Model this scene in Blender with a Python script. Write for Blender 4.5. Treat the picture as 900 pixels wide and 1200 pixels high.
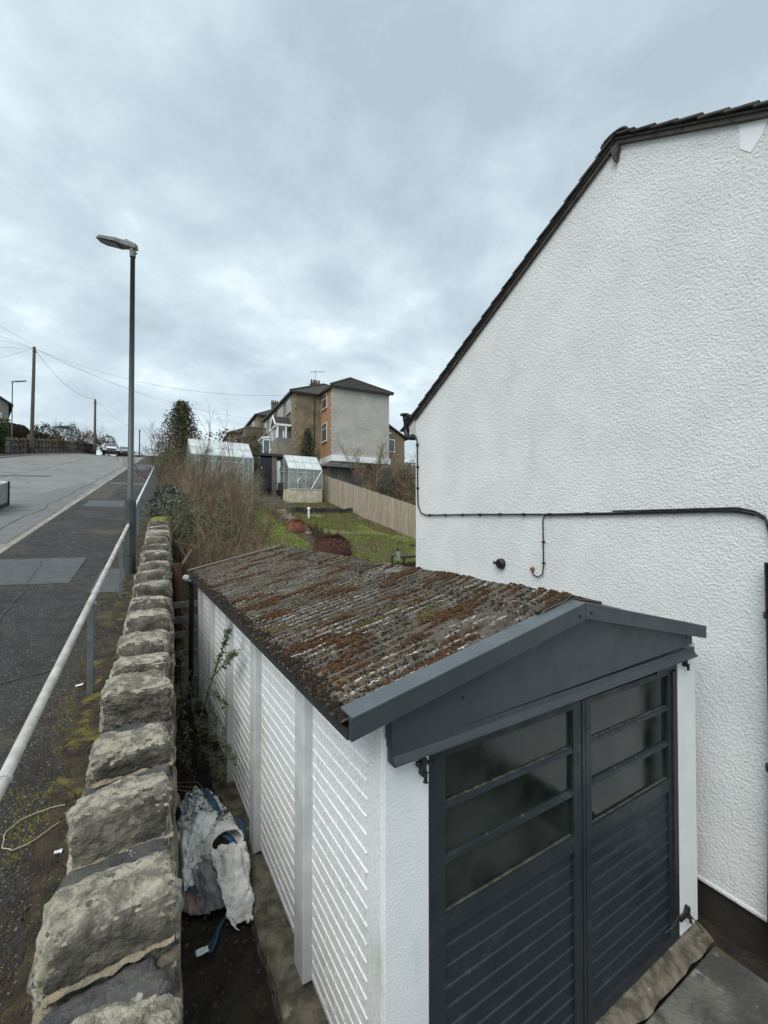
import bpy, bmesh, math, random
from math import radians as R, sin, cos, pi
from mathutils import Vector as V, Matrix, noise as NZ
random.seed(7)
for o in list(bpy.data.objects): bpy.data.objects.remove(o)
SC = bpy.context.scene
COL = SC.collection
# ------------------------------------------------------------------ camera
CZ = 2.84
cam_d = bpy.data.cameras.new('camera'); cam = bpy.data.objects.new('camera', cam_d); COL.objects.link(cam)
cam_d.sensor_fit = 'HORIZONTAL'; cam_d.sensor_width = 36.0; cam_d.lens = 497 / 900 * 36.0
cam_d.clip_start = 0.05; cam_d.clip_end = 2000
cam.location = (0, 0, CZ)
cam.rotation_euler = (R(90) + math.atan(8 / 497), 0, -math.atan(296 / 497))
SC.camera = cam
SC.render.resolution_x = 768; SC.render.resolution_y = 1024
# ------------------------------------------------------------------ light
SUN_AZ, SUN_EL = R(238), R(52)      # azimuth clockwise from +Y
sd = V((sin(SUN_AZ) * cos(SUN_EL), cos(SUN_AZ) * cos(SUN_EL), sin(SUN_EL)))
sl = bpy.data.lights.new('sun', 'SUN'); sl.energy = 1.5; sl.angle = R(40); sl.color = (1, .975, .94)
sun = bpy.data.objects.new('sun', sl); COL.objects.link(sun)
sun.rotation_euler = (-sd).to_track_quat('-Z', 'Y').to_euler()
SC.view_settings.view_transform = 'Standard'; SC.view_settings.look = 'None'
SC.view_settings.exposure = 0.58; SC.view_settings.gamma = 1
W = bpy.data.worlds.new('World'); SC.world = W; W.use_nodes = True
def world():
    nt = W.node_tree; nt.nodes.clear(); N = nt.nodes.new; L = nt.links.new
    out = N('ShaderNodeOutputWorld'); bg = N('ShaderNodeBackground'); L(bg.outputs[0], out.inputs[0])
    bg.inputs[1].default_value = .1
    sky = N('ShaderNodeTexSky'); sky.sky_type = 'NISHITA'; sky.sun_disc = False
    sky.sun_elevation = SUN_EL; sky.sun_rotation = SUN_AZ
    tc = N('ShaderNodeTexCoord'); sp = N('ShaderNodeSeparateXYZ'); L(tc.outputs['Generated'], sp.inputs[0])
    def m(op, a, b=None, c=None):
        n = N('ShaderNodeMath'); n.operation = op
        for i, v in enumerate((a, b, c)):
            if v is None: continue
            if isinstance(v, (int, float)): n.inputs[i].default_value = v
            else: L(v, n.inputs[i])
        return n.outputs[0]
    zz = m('ADD', m('MAXIMUM', sp.outputs[2], 0), .22)
    cx = m('DIVIDE', sp.outputs[0], zz); cy = m('DIVIDE', sp.outputs[1], zz)
    cb = N('ShaderNodeCombineXYZ'); L(cx, cb.inputs[0]); L(cy, cb.inputs[1]); cb.inputs[2].default_value = 4.3
    def noise(scale, det, rough, dist, off):
        mp = N('ShaderNodeMapping'); L(cb.outputs[0], mp.inputs[0]); mp.inputs['Location'].default_value = off
        mp.inputs['Rotation'].default_value = (0, 0, 1.1); mp.inputs['Scale'].default_value = (1, 1.0, 1)
        n = N('ShaderNodeTexNoise'); L(mp.outputs[0], n.inputs['Vector'])
        n.inputs['Scale'].default_value = scale; n.inputs['Detail'].default_value = det
        n.inputs['Roughness'].default_value = rough; n.inputs['Distortion'].default_value = dist
        return n.outputs[0]
    big = noise(1.0, 7, .55, .15, (5.6, 2.9, 0)); mid = noise(3.0, 8, .58, .2, (8.2, 4.4, 1))
    f = m('ADD', m('MULTIPLY', big, .62), m('MULTIPLY', mid, .38))
    cr = N('ShaderNodeValToRGB'); L(f, cr.inputs[0]); e = cr.color_ramp.elements
    e[0].position = .37; e[0].color = (3.3, 4.0, 4.5, 1)
    e[1].position = .595; e[1].color = (6.7, 7.4, 7.6, 1)
    e2 = e.new(.46); e2.color = (4.1, 4.95, 5.45, 1)
    e3 = e.new(.53); e3.color = (5.0, 5.95, 6.4, 1)
    # clouds thin slightly and brighten toward the horizon
    hz = m('POWER', m('SUBTRACT', 1, m('MAXIMUM', sp.outputs[2], 0)), 6)
    mx = N('ShaderNodeMix'); mx.data_type = 'RGBA'
    L(m('MULTIPLY', hz, .45), mx.inputs[0]); L(cr.outputs[0], mx.inputs[6]); mx.inputs[7].default_value = (5.2, 6.1, 6.5, 1)
    m2 = N('ShaderNodeMix'); m2.data_type = 'RGBA'; m2.inputs[0].default_value = .93
    L(sky.outputs[0], m2.inputs[6]); L(mx.outputs[2], m2.inputs[7])
    L(m2.outputs[2], bg.inputs[0])
world()
# ------------------------------------------------------------------ materials
MATS = {}
def mat(name, c, c2=None, scale=6, lo=.35, hi=.65, rough=.8, bump=0, bscale=60, bdet=3, bdist=.01, spots=(), metallic=0,
        stretch=(1, 1, 1), spec=.5, rrough=None, detail=6, rand=0, coat=0):
    """principled material; c/c2 mixed by noise, spots = (colour, scale, lo, hi, stretch) layers"""
    if name in MATS: return MATS[name]
    m = bpy.data.materials.new(name); m.use_nodes = True; nt = m.node_tree; N = nt.nodes.new; L = nt.links.new
    b = nt.nodes['Principled BSDF']; b.inputs['Roughness'].default_value = rough; b.inputs['Metallic'].default_value = metallic
    b.inputs['Specular IOR Level'].default_value = spec; b.inputs['Coat Weight'].default_value = coat
    geo = N('ShaderNodeNewGeometry')
    def nz(sc, det=4, st=(1, 1, 1), ro=.55, off=0):
        mp = N('ShaderNodeMapping'); L(geo.outputs['Position'], mp.inputs[0]); mp.inputs['Scale'].default_value = st
        mp.inputs['Location'].default_value = (off, off * .7, 0)
        n = N('ShaderNodeTexNoise'); L(mp.outputs[0], n.inputs['Vector']); n.inputs['Scale'].default_value = sc
        n.inputs['Detail'].default_value = det; n.inputs['Roughness'].default_value = ro
        return n.outputs[0]
    def ss(x, a, d):
        r = N('ShaderNodeMapRange'); r.interpolation_type = 'SMOOTHSTEP'; L(x, r.inputs[0])
        r.inputs[1].default_value = a; r.inputs[2].default_value = d; return r.outputs[0]
    col = None
    def mix(f, a, bb):
        x = N('ShaderNodeMix'); x.data_type = 'RGBA'; L(f, x.inputs[0])
        if isinstance(a, tuple): x.inputs[6].default_value = (*a, 1)
        else: L(a, x.inputs[6])
        x.inputs[7].default_value = (*bb, 1); return x.outputs[2]
    cur = tuple(c)
    if c2: cur = mix(ss(nz(scale, detail, stretch), lo, hi), cur, tuple(c2))
    for i, s in enumerate(spots):
        cur = mix(ss(nz(s[1], 5, s[4] if len(s) > 4 else (1, 1, 1), .6, 3.7 * (i + 1)), s[2], s[3]), cur, s[0])
    if rand:
        oi = N('ShaderNodeObjectInfo'); r = N('ShaderNodeMapRange'); L(oi.outputs['Random'], r.inputs[0])
        r.inputs[3].default_value = 1 - rand; r.inputs[4].default_value = 1 + rand
        h = N('ShaderNodeHueSaturation'); L(r.outputs[0], h.inputs['Value'])
        if isinstance(cur, tuple): h.inputs['Color'].default_value = (*cur, 1)
        else: L(cur, h.inputs['Color'])
        cur = h.outputs[0]
    if isinstance(cur, tuple): b.inputs['Base Color'].default_value = (*cur, 1)
    else: L(cur, b.inputs['Base Color'])
    if rrough: L(ss(nz(7, 4, (1, 1, 1), .5, 9), .35, .65), (q := N('ShaderNodeMapRange')).inputs[0]); q.inputs[3].default_value = rough; q.inputs[4].default_value = rrough; L(q.outputs[0], b.inputs['Roughness'])
    if bump:
        bp = N('ShaderNodeBump'); bp.inputs['Strength'].default_value = bump; bp.inputs['Distance'].default_value = bdist
        L(nz(bscale, bdet), bp.inputs['Height']); L(bp.outputs[0], b.inputs['Normal'])
    m['b'] = 1; MATS[name] = m; return m
def glassmat(name, tint=(.8, .9, .88), a=.75, rough=.05, dirt_sheen=.25):
    if name in MATS: return MATS[name]
    m = bpy.data.materials.new(name); m.use_nodes = True; nt = m.node_tree; nt.nodes.clear(); N = nt.nodes.new; L = nt.links.new
    o = N('ShaderNodeOutputMaterial'); t = N('ShaderNodeBsdfTransparent'); t.inputs[0].default_value = (*tint, 1)
    g = N('ShaderNodeBsdfGlossy'); g.inputs['Roughness'].default_value = rough; g.inputs[0].default_value = (.9, .95, .95, 1)
    d = N('ShaderNodeBsdfDiffuse'); d.inputs[0].default_value = (.74, .76, .74, 1)
    geo = N('ShaderNodeNewGeometry'); n = N('ShaderNodeTexNoise'); L(geo.outputs['Position'], n.inputs['Vector']); n.inputs['Scale'].default_value = 2.3; n.inputs['Detail'].default_value = 5
    r = N('ShaderNodeMapRange'); L(n.outputs[0], r.inputs[0]); r.inputs[1].default_value = .3; r.inputs[2].default_value = .7; r.inputs[3].default_value = dirt_sheen * .3; r.inputs[4].default_value = dirt_sheen
    x = N('ShaderNodeMixShader'); x.inputs[0].default_value = a; L(g.outputs[0], x.inputs[1]); L(t.outputs[0], x.inputs[2])
    y = N('ShaderNodeMixShader'); L(r.outputs[0], y.inputs[0]); L(x.outputs[0], y.inputs[1]); L(d.outputs[0], y.inputs[2])
    L(y.outputs[0], o.inputs[0]); MATS[name] = m; return m

ROUGHCAST = mat('white_roughcast', (.80, .81, .80), (.72, .735, .73), 2.2, .3, .7, .85, bump=1, bscale=58, bdet=6, bdist=.018,
                spots=[((.62, .635, .62), .9, .6, .85), ((.68, .69, .675), 2.6, .56, .80, (1, 1, .14)), ((.50, .49, .44), 11, .68, .80, (1, 1, .4))])
SMOOTHPATCH = mat('smooth_white_patch', (.80, .82, .83), rough=.6)
WHITE = mat('white_masonry_paint', (.80, .81, .81), (.72, .74, .75), 3, rough=.65, bump=.7, bscale=90, bdist=.004, spots=[((.55, .57, .56), 3, .62, .8, (1, 1, .25))])
PANELW = mat('white_painted_concrete', (.80, .81, .80), (.62, .63, .62), 70, .42, .68, .75, bump=.5, bscale=110, bdist=.003, spots=[((.50, .50, .45), 7, .60, .8, (1, 1, .22)), ((.36, .35, .28), 13, .69, .76), ((.42, .44, .34), 2.2, .60, .80, (1, 1, .5))])
POSTW = mat('white_painted_post', (.60, .61, .61), (.50, .51, .51), 6, rough=.7, bump=.5, bscale=60, bdist=.003, spots=[((.40, .41, .38), 4, .64, .8, (1, 1, .3))])
ANTH_SKYLIT = mat('anthracite_paint_skylit', (.046, .056, .063), (.040, .049, .056), 5, rough=.38, bump=.15, bscale=30, bdist=.003, spots=[((.075, .09, .095), 6, .6, .8)], rrough=.5)  # door paint lightened in colour for skylight on gable and bargeboards
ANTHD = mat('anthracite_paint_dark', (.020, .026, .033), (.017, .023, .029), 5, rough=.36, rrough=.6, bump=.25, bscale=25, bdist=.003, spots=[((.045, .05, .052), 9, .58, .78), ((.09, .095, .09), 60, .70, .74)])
BLACK = mat('black_plastic', (.012, .012, .013), rough=.4)
IRON = mat('black_iron', (.015, .017, .018), (.03, .028, .025), 30, rough=.5, bump=.4, bscale=80, bdist=.003)
ASB = mat('weathered_fibre_cement', (.112, .096, .076), (.060, .049, .038), 16, .36, .64, .95, bump=.7, bscale=110, bdist=.006, stretch=(.35, 1, 1),
          spots=[((.070, .058, .046), 5, .54, .74, (.5, 1, 1)), ((.30, .285, .25), 110, .62, .68), ((.05, .042, .034), 95, .62, .68), ((.11, .075, .045), 4, .58, .72, (.5, 1, 1))])
MOSSR = mat('rust_brown_moss', (.115, .052, .014), (.045, .022, .009), 30, rough=1, bump=1, bscale=160, bdist=.01)
MOSSG = mat('olive_moss', (.12, .095, .018), (.05, .045, .012), 30, rough=1, bump=1, bscale=160, bdist=.01)
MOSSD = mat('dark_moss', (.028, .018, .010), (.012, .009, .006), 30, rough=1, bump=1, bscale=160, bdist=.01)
LICH = mat('white_lichen', (.50, .49, .45), (.20, .19, .17), 24, rough=1)
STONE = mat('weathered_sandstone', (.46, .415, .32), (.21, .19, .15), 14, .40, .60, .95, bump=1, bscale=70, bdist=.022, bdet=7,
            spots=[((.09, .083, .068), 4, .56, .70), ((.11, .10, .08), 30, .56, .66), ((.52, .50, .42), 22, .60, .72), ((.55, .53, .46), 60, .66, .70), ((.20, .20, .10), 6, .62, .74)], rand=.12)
STONEB = mat('darker_sandstone', (.17, .152, .118), (.075, .068, .055), 9, .36, .62, .95, bump=1, bscale=38, bdist=.03, bdet=6, spots=[((.30, .27, .21), 20, .58, .72), ((.45, .42, .34), 50, .66, .72)], rand=.12)
STONED = mat('sooty_stone', (.060, .060, .060), (.12, .115, .105), 9, .38, .66, .9, bump=1, bscale=60, bdist=.015, bdet=7,
             spots=[((.40, .40, .35), 9, .66, .70), ((.16, .15, .13), 12, .6, .75)], rand=.15)
STONEM = mat('yellow_mossy_stone', (.24, .25, .03), (.14, .13, .04), 12, rough=1, bump=1, bscale=50, bdist=.02)
MORTAR = mat('tan_mortar', (.36, .29, .20), (.22, .19, .14), 14, rough=1, bump=1, bscale=90, bdist=.01)
WALLST = mat('wall_face_stone', (.26, .22, .155), (.10, .088, .07), 6, .35, .65, .95, bump=1, bscale=40, bdist=.02, spots=[((.42, .40, .32), 16, .62, .7)], rand=.2)
PAVE = mat('damp_asphalt_pavement', (.031, .0285, .026), (.017, .016, .015), 1.6, .35, .7, .75, bump=1, bscale=110, bdist=.012, bdet=2,
           spots=[((.21, .205, .19), 70, .60, .65), ((.085, .066, .042), 1.1, .54, .74), ((.022, .020, .018), 2.5, .60, .8)], rrough=.95)
PATCH = mat('pale_asphalt_patch', (.085, .09, .092), (.066, .07, .072), 5, rough=.8, bump=.6, bscale=120, bdist=.006)
ROAD = mat('worn_road_asphalt', (.215, .213, .206), (.165, .163, .158), .8, .35, .7, .9, bump=.8, bscale=90, bdist=.01,
           spots=[((.27, .268, .26), 3.2, .55, .75, (.5, 1, 1)), ((.085, .085, .087), 1.3, .62, .7), ((.05, .05, .05), 9, .68, .74, (1, .12, 1))])
KERB = mat('concrete_kerb', (.33, .30, .25), (.22, .20, .17), 6, rough=.95, bump=.6, bscale=60, bdist=.006, rand=.12)
SOIL = mat('damp_soil', (.030, .022, .015), (.012, .010, .008), 5, rough=.9, bump=1, bscale=30, bdist=.03, bdet=6, spots=[((.10, .075, .04), 26, .62, .72), ((.04, .034, .02), 3, .55, .75)])
CONC = mat('old_concrete', (.17, .165, .145), (.055, .053, .048), 1.7, .4, .62, .9, bump=1, bscale=50, bdist=.012, bdet=6, spots=[((.26, .25, .21), 9, .6, .72), ((.035, .033, .03), 3, .56, .7), ((.07, .075, .03), 6, .62, .74)])
FOOT = mat('mossy_concrete_footing', (.20, .175, .13), (.075, .065, .048), 10, rough=.95, bump=1, bscale=40, bdist=.02, bdet=6, spots=[((.06, .050, .03), 5, .55, .7), ((.3, .28, .22), 14, .62, .7)])
DARKW = mat('black_brown_plinth', (.022, .019, .015), (.030, .026, .020), 4, rough=.9, bump=.8, bscale=30, bdist=.01)  # black-brown colour for the band below the render
GRASS = mat('lawn_ground', (.16, .17, .05), (.12, .11, .05), 1.4, rough=1, bump=1, bscale=30, bdist=.05, spots=[((.075, .060, .035), 1.3, .52, .66)])
TERR = mat('rough_ground', (.105, .10, .045), (.10, .08, .05), 1.1, .4, .6, 1, bump=1, bscale=12, bdist=.08, spots=[((.035, .028, .02), 2.2, .55, .7)])
BLADE = mat('grass_blades', (.23, .31, .045), (.18, .21, .055), 1.2, rough=.9, rand=0)
BLADED = mat('rough_grass_blades', (.15, .165, .050), (.15, .12, .06), 1.5, .4, .6, rough=.95)
GALV = mat('painted_pale_steel_rail', (.50, .49, .45), (.36, .34, .30), 10, rough=.55, bump=.3, bscale=80, bdist=.002, spots=[((.30, .22, .15), 12, .62, .72)])
RAILN = mat('white_steel_rail', (.66, .68, .69), rough=.5)
STEELP = mat('grey_steel_post', (.13, .15, .16), (.10, .115, .12), 10, rough=.6)
LAMPM = mat('grey_green_lamp_post', (.040, .050, .048), (.055, .065, .06), 6, rough=.45)
LAMPG = mat('grey_lantern_metal', (.17, .18, .17), (.10, .11, .10), 12, rough=.5)
LENSM = mat('lamp_lens', (.08, .09, .09), rough=.2)
FENCE = mat('weathered_fence_timber', (.44, .37, .275), (.30, .25, .19), 20, .35, .65, .9, bump=.5, bscale=60, bdist=.004, stretch=(1, 1, .08), rand=.13)
TIMB = mat('old_dark_timber', (.07, .045, .028), (.04, .028, .02), 20, rough=.9, stretch=(1, 1, .1), bump=.5)
POLE = mat('telegraph_pole_timber', (.13, .11, .085), (.075, .062, .05), 10, rough=.9, stretch=(1, 1, .1))
BARK = mat('brown_bark', (.15, .115, .082), (.085, .064, .048), 12, rough=.95)
TWIG = mat('tan_twigs', (.33, .24, .155), (.17, .122, .082), 3, .35, .65, rough=.95)
TWIGR = mat('reddish_twigs', (.16, .095, .070), (.10, .065, .052), 3, rough=.95)
BUD = mat('olive_buds', (.24, .19, .08), (.20, .15, .09), 4, rough=.9)
CONIF = mat('dark_conifer_foliage', (.062, .078, .036), (.085, .075, .040), 2.5, .35, .65, rough=.9)
CONIFB = mat('browned_conifer_foliage', (.13, .082, .055), (.08, .058, .038), 3, rough=.95)
IVY = mat('glossy_dark_ivy', (.045, .060, .045), (.025, .035, .022), 9, rough=.35, spots=[((.16, .19, .18), 14, .56, .66)])
HEDG = mat('green_hedge_leaves', (.070, .115, .022), (.035, .06, .015), 3, rough=.8)
HEDB = mat('brown_hedge_leaves', (.085, .062, .028), (.05, .04, .02), 2, rough=.95)
SHRUB = mat('shrub_green_leaves', (.075, .105, .045), (.12, .14, .07), 14, rough=.6)
HEATH = mat('orange_heather', (.27, .105, .055), (.16, .07, .04), 12, rough=1)
HEATHD = mat('dark_red_heather', (.10, .035, .025), (.06, .03, .02), 12, rough=1)
PEB = mat('tan_pebbledash', (.27, .215, .14), (.17, .135, .09), 1.2, .35, .65, .95, bump=1, bscale=30, bdist=.02, spots=[((.11, .095, .07), 1.8, .56, .7, (1, 1, .4))])
RENDG = mat('grey_rough_render', (.47, .445, .41), (.39, .37, .335), .9, .35, .65, .95, bump=1, bscale=14, bdist=.02, spots=[((.46, .44, .41), 2.5, .52, .70), ((.33, .31, .28), 2.6, .58, .75, (.4, .4, 1.5))])
ORANGE = mat('orange_brown_render', (.40, .225, .115), (.32, .18, .095), 3, rough=.9, bump=.4, bscale=20)
BROWNW = mat('brown_brick_wall', (.17, .125, .085), (.12, .09, .065), 5, rough=.95, bump=.5, bscale=20)
ROOFT = mat('dark_brown_roof_tiles', (.052, .042, .038), (.035, .029, .027), 4, rough=.85, bump=.6, bscale=14, bdist=.02)
RTILE = mat('weathered_verge_tile', (.085, .078, .068), (.045, .042, .038), 12, rough=.9, bump=.7, bscale=50, bdist=.01, rand=.25)
UPVC = mat('white_upvc', (.82, .84, .84), rough=.35)
WPANE = mat('dark_window_pane', (.055, .065, .075), (.10, .115, .125), 1.5, rough=.08, spec=.8)
CREAM = mat('cream_blockwork', (.62, .57, .42), (.46, .41, .30), 3, rough=.95, spots=[((.25, .22, .15), 3.5, .58, .7)])
GREYST = mat('grey_masonry', (.20, .18, .15), (.12, .11, .09), 4, rough=.95, bump=.6, bscale=20)
LEAD = mat('grey_roofing_felt', (.12, .125, .125), (.17, .175, .17), 3, rough=.8)
NAVY = mat('navy_door_paint', (.012, .016, .026), rough=.4)
ALU = mat('greenhouse_aluminium', (.55, .58, .58), rough=.4, metallic=.3)
TERRA = mat('terracotta', (.36, .14, .07), (.28, .11, .06), 6, rough=.9)
CARW = mat('white_car_paint', (.72, .74, .75), rough=.25, coat=.5)
CARS = mat('silver_car_paint', (.42, .44, .46), rough=.25, coat=.5)
TYRE = mat('tyre_rubber', (.015, .015, .015), rough=.85)
BAGW = mat('grubby_white_sack', (.86, .86, .83), (.62, .60, .55), 9, .4, .66, .7, bump=.8, bscale=30, bdist=.01, spots=[((.10, .10, .10), 42, .66, .69, (1, 1, .5)), ((.25, .21, .15), 4, .60, .72)])
BAGP = mat('printed_white_sack', (.85, .85, .84), (.66, .66, .65), 12, .4, .66, .7, bump=.6, bscale=40, bdist=.01, spots=[((.035, .04, .05), 34, .55, .58, (.7, 1.4, 1.2))])
BAGB = mat('blue_strap_webbing', (.03, .10, .18), (.022, .07, .13), 20, rough=.7)
BAGR = mat('grubby_pink_lining', (.30, .12, .10), (.38, .30, .27), 10, rough=.8)
STRW = mat('pale_string', (.50, .44, .33), rough=.9)
PAPER = mat('white_litter', (.75, .77, .78), rough=.8)
LEAFB = mat('dead_leaf_brown', (.085, .052, .030), (.045, .03, .02), 20, rough=.9, rand=.3)
GREENP = mat('dark_green_plastic', (.03, .06, .045), rough=.6)
SHEDG = mat('weathered_grey_boards', (.16, .155, .14), (.10, .095, .085), 8, rough=.9, stretch=(1, 1, .15))
TRAIL = mat('grey_trailer_panel', (.30, .32, .31), (.25, .27, .26), 3, rough=.45)
WIREM = mat('overhead_wire', (.06, .065, .07), rough=.6)
def dirtyglass():
    m = bpy.data.materials.new('grimy_garage_glass'); m.use_nodes = True; nt = m.node_tree; N = nt.nodes.new; L = nt.links.new
    b = nt.nodes['Principled BSDF']
    geo = N('ShaderNodeNewGeometry'); n = N('ShaderNodeTexNoise'); L(geo.outputs['Position'], n.inputs['Vector']); n.inputs['Scale'].default_value = 3; n.inputs['Detail'].default_value = 7; n.inputs['Roughness'].default_value = .6
    cr = N('ShaderNodeValToRGB'); L(n.outputs[0], cr.inputs[0]); e = cr.color_ramp.elements
    e[0].position = .4; e[0].color = (.008, .011, .010, 1); e[1].position = .8; e[1].color = (.042, .048, .044, 1)  # paler patches are grime plus cloudy reflection put into the colour
    L(cr.outputs[0], b.inputs['Base Color'])
    r = N('ShaderNodeMapRange'); L(n.outputs[0], r.inputs[0]); r.inputs[1].default_value = .35; r.inputs[2].default_value = .7; r.inputs[3].default_value = .06; r.inputs[4].default_value = .20
    L(r.outputs[0], b.inputs['Roughness']); b.inputs['Specular IOR Level'].default_value = .6
    MATS['grimy'] = m; return m
GRIMY = dirtyglass()
GH_ROOF = glassmat('greenhouse_roof_glass', (.92, .95, .94), .50, .18, .80)  # strong white diffuse share paints the sky's reflection on the roof panes
GH_WALL = glassmat('greenhouse_wall_glass', (.95, .97, .96), .93, .05, .05)
JAR = glassmat('lantern_glass', (.9, .95, .95), .7, .05, .3)
# ------------------------------------------------------------------ mesh helpers
class MB:
    def __init__(s): s.v = []; s.f = []
    def add(s, vs, fs):
        n = len(s.v); s.v += [V(p) for p in vs]; s.f += [tuple(i + n for i in f) for f in fs]; return s
    def hexa(s, p): return s.add(p, [(3, 2, 1, 0), (4, 5, 6, 7), (0, 1, 5, 4), (1, 2, 6, 5), (2, 3, 7, 6), (3, 0, 4, 7)])
    def box(s, x0, x1, y0, y1, z0, z1):
        return s.hexa([(x0, y0, z0), (x1, y0, z0), (x1, y1, z0), (x0, y1, z0), (x0, y0, z1), (x1, y0, z1), (x1, y1, z1), (x0, y1, z1)])
    def prism(s, poly, d):
        n = len(poly); d = V(d); a = [V(p) for p in poly]; b = [p + d for p in a]
        nr = (a[1] - a[0]).cross(a[2] - a[1])
        fs = [tuple(range(n))[::-1], tuple(range(n, 2 * n))] + [(i, (i + 1) % n, n + (i + 1) % n, n + i) for i in range(n)]
        if nr.dot(d) < 0: fs = [f[::-1] for f in fs]
        return s.add(a + b, fs)
    def tube(s, pts, r, n=6, cap=True):
        pts = [V(p) for p in pts]; m = len(pts); rs = r if isinstance(r, (list, tuple)) else [r] * m
        base = len(s.v); up = None
        for i, p in enumerate(pts):
            t = (pts[min(i + 1, m - 1)] - pts[max(i - 1, 0)])
            if t.length < 1e-7: t = V((0, 0, 1))
            t.normalize()
            if up is None: up = V((0, 0, 1)) if abs(t.z) < .9 else V((1, 0, 0))
            a = t.cross(up); a.normalize(); b = a.cross(t); up = b.copy()
            for k in range(n): an = 2 * pi * k / n; s.v.append(p + (a * cos(an) + b * sin(an)) * rs[i])
        for i in range(m - 1):
            for k in range(n):
                s.f.append((base + i * n + k, base + i * n + (k + 1) % n, base + (i + 1) * n + (k + 1) % n, base + (i + 1) * n + k))
        if cap and n > 2: s.f.append(tuple(base + k for k in range(n))); s.f.append(tuple(base + (m - 1) * n + k for k in range(n))[::-1])
        return s
    def leaf(s, p, size, up=None):
        d = V((random.gauss(0, 1), random.gauss(0, 1), random.gauss(0, .8))); d.normalize()
        e = d.cross(V((random.gauss(0, 1), random.gauss(0, 1), random.gauss(0, 1)))); e.normalize()
        n = len(s.v); s.v += [p - e * size * .35, p + d * size * .5, p + e * size * .35, p - d * size * .5]; s.f.append((n, n + 1, n + 2, n + 3))
    def tri(s, a, b, c): n = len(s.v); s.v += [V(a), V(b), V(c)]; s.f.append((n, n + 1, n + 2))
    def grid(s, nu, nv, fn, closed=False):
        base = len(s.v)
        for i in range(nu + 1):
            for j in range(nv + 1): s.v.append(V(fn(i / nu, j / nv)))
        for i in range(nu):
            for j in range(nv):
                a = base + i * (nv + 1) + j; s.f.append((a, a + nv + 1, a + nv + 2, a + 1))
        return s
    def mesh(s, name, org=V((0, 0, 0)), smooth=False):
        me = bpy.data.meshes.new(name); me.from_pydata([tuple(p - org) for p in s.v], [], s.f); me.update()
        if smooth: me.polygons.foreach_set('use_smooth', [True] * len(me.polygons))
        return me
ORG = {}
def tag(o, label=None, cat=None, group=None, kind=None):
    if label: o['label'] = label
    if cat: o['category'] = cat
    if group: o['group'] = group
    if kind: o['kind'] = kind
    return o
def obj(name, mb, m, parent=None, at=(0, 0, 0), smooth=False, bevel=0, kind=None, label=None):
    org = ORG[parent.name] if parent else V(at)
    o = bpy.data.objects.new(name, mb.mesh(name, org, smooth)); COL.objects.link(o)
    if parent: o.parent = parent
    else: o.location = org
    ORG[o.name] = org
    o.data.materials.append(m)
    if bevel:
        b = o.modifiers.new('bevel', 'BEVEL'); b.width = bevel; b.segments = 2; b.limit_method = 'ANGLE'
    if kind: o['kind'] = kind
    if label: o['label'] = label
    return o
def thing(name, at, label, cat, group=None):
    o = bpy.data.objects.new(name, None); COL.objects.link(o); o.location = at; o.empty_display_size = .2
    ORG[o.name] = V(at); tag(o, label, cat, group); return o
def inst(name, me, parent, loc, rot=(0, 0, 0), scale=(1, 1, 1), m=None):
    """a further object sharing mesh data, world loc"""
    o = bpy.data.objects.new(name, me); COL.objects.link(o)
    o.parent = parent; o.location = V(loc) - (ORG[parent.name] if parent else V((0, 0, 0))); o.rotation_euler = rot; o.scale = scale
    ORG[o.name] = V(loc); return o
RU = V((.068, .9977, 0)); RC = V((.9977, -.068, 0)); RA = -math.atan2(.068, .9977)
def rs(s, c, z): p = RU * s + RC * c; return V((p.x, p.y, z))
def sc_(x, y): return x * .068 + y * .9977, x * .9977 - y * .068
def sst(x, a, b):
    t = max(0, min(1, (x - a) / (b - a))); return t * t * (3 - 2 * t)
def zr(s):      # pavement surface height along the hill
    if s < 58: return .64 + .165 * s
    t = s - 58; return .64 + .165 * 58 + .165 * t * max(0, 1 - t / 24) + (t * .0 if t < 12 else 0) if t < 12 else .64 + .165 * 58 + .165 * 12 * .5
def nz(x, y, z=0): return NZ.noise(V((x, y, z)))
def stone_mesh(name, n, seed, amp=.12, p=4.0, flat=0):
    """unit stone: subdivided cube rounded and roughened"""
    bm = bmesh.new(); bmesh.ops.create_cube(bm, size=2); bmesh.ops.subdivide_edges(bm, edges=bm.edges, cuts=n, use_grid_fill=True)
    off = V((seed * 7.3, seed * 3.1, seed * 1.7))
    for v in bm.verts:
        c = v.co; l = (abs(c.x) ** p + abs(c.y) ** p + abs(c.z) ** p) ** (1 / p)
        q = c / l
        d = NZ.noise(q * 1.3 + off) * amp + NZ.noise(q * 3.5 + off) * amp * .45 + (NZ.noise(q * 8 + off) * amp * .24 + NZ.noise(q * 17 + off) * amp * .11 if n > 4 else 0)
        v.co = q * (1 + d) * .5
    me = bpy.data.meshes.new(name); bm.to_mesh(me); bm.free()
    if 3 < n < 15: me.polygons.foreach_set('use_smooth', [True] * len(me.polygons))
    return me
def slab_from(name, pts, th, m, parent=None, at=(0, 0, 0), **k):
    mb = MB(); mb.prism(pts, (0, 0, -th)); return obj(name, mb, m, parent, at, **k)
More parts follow.
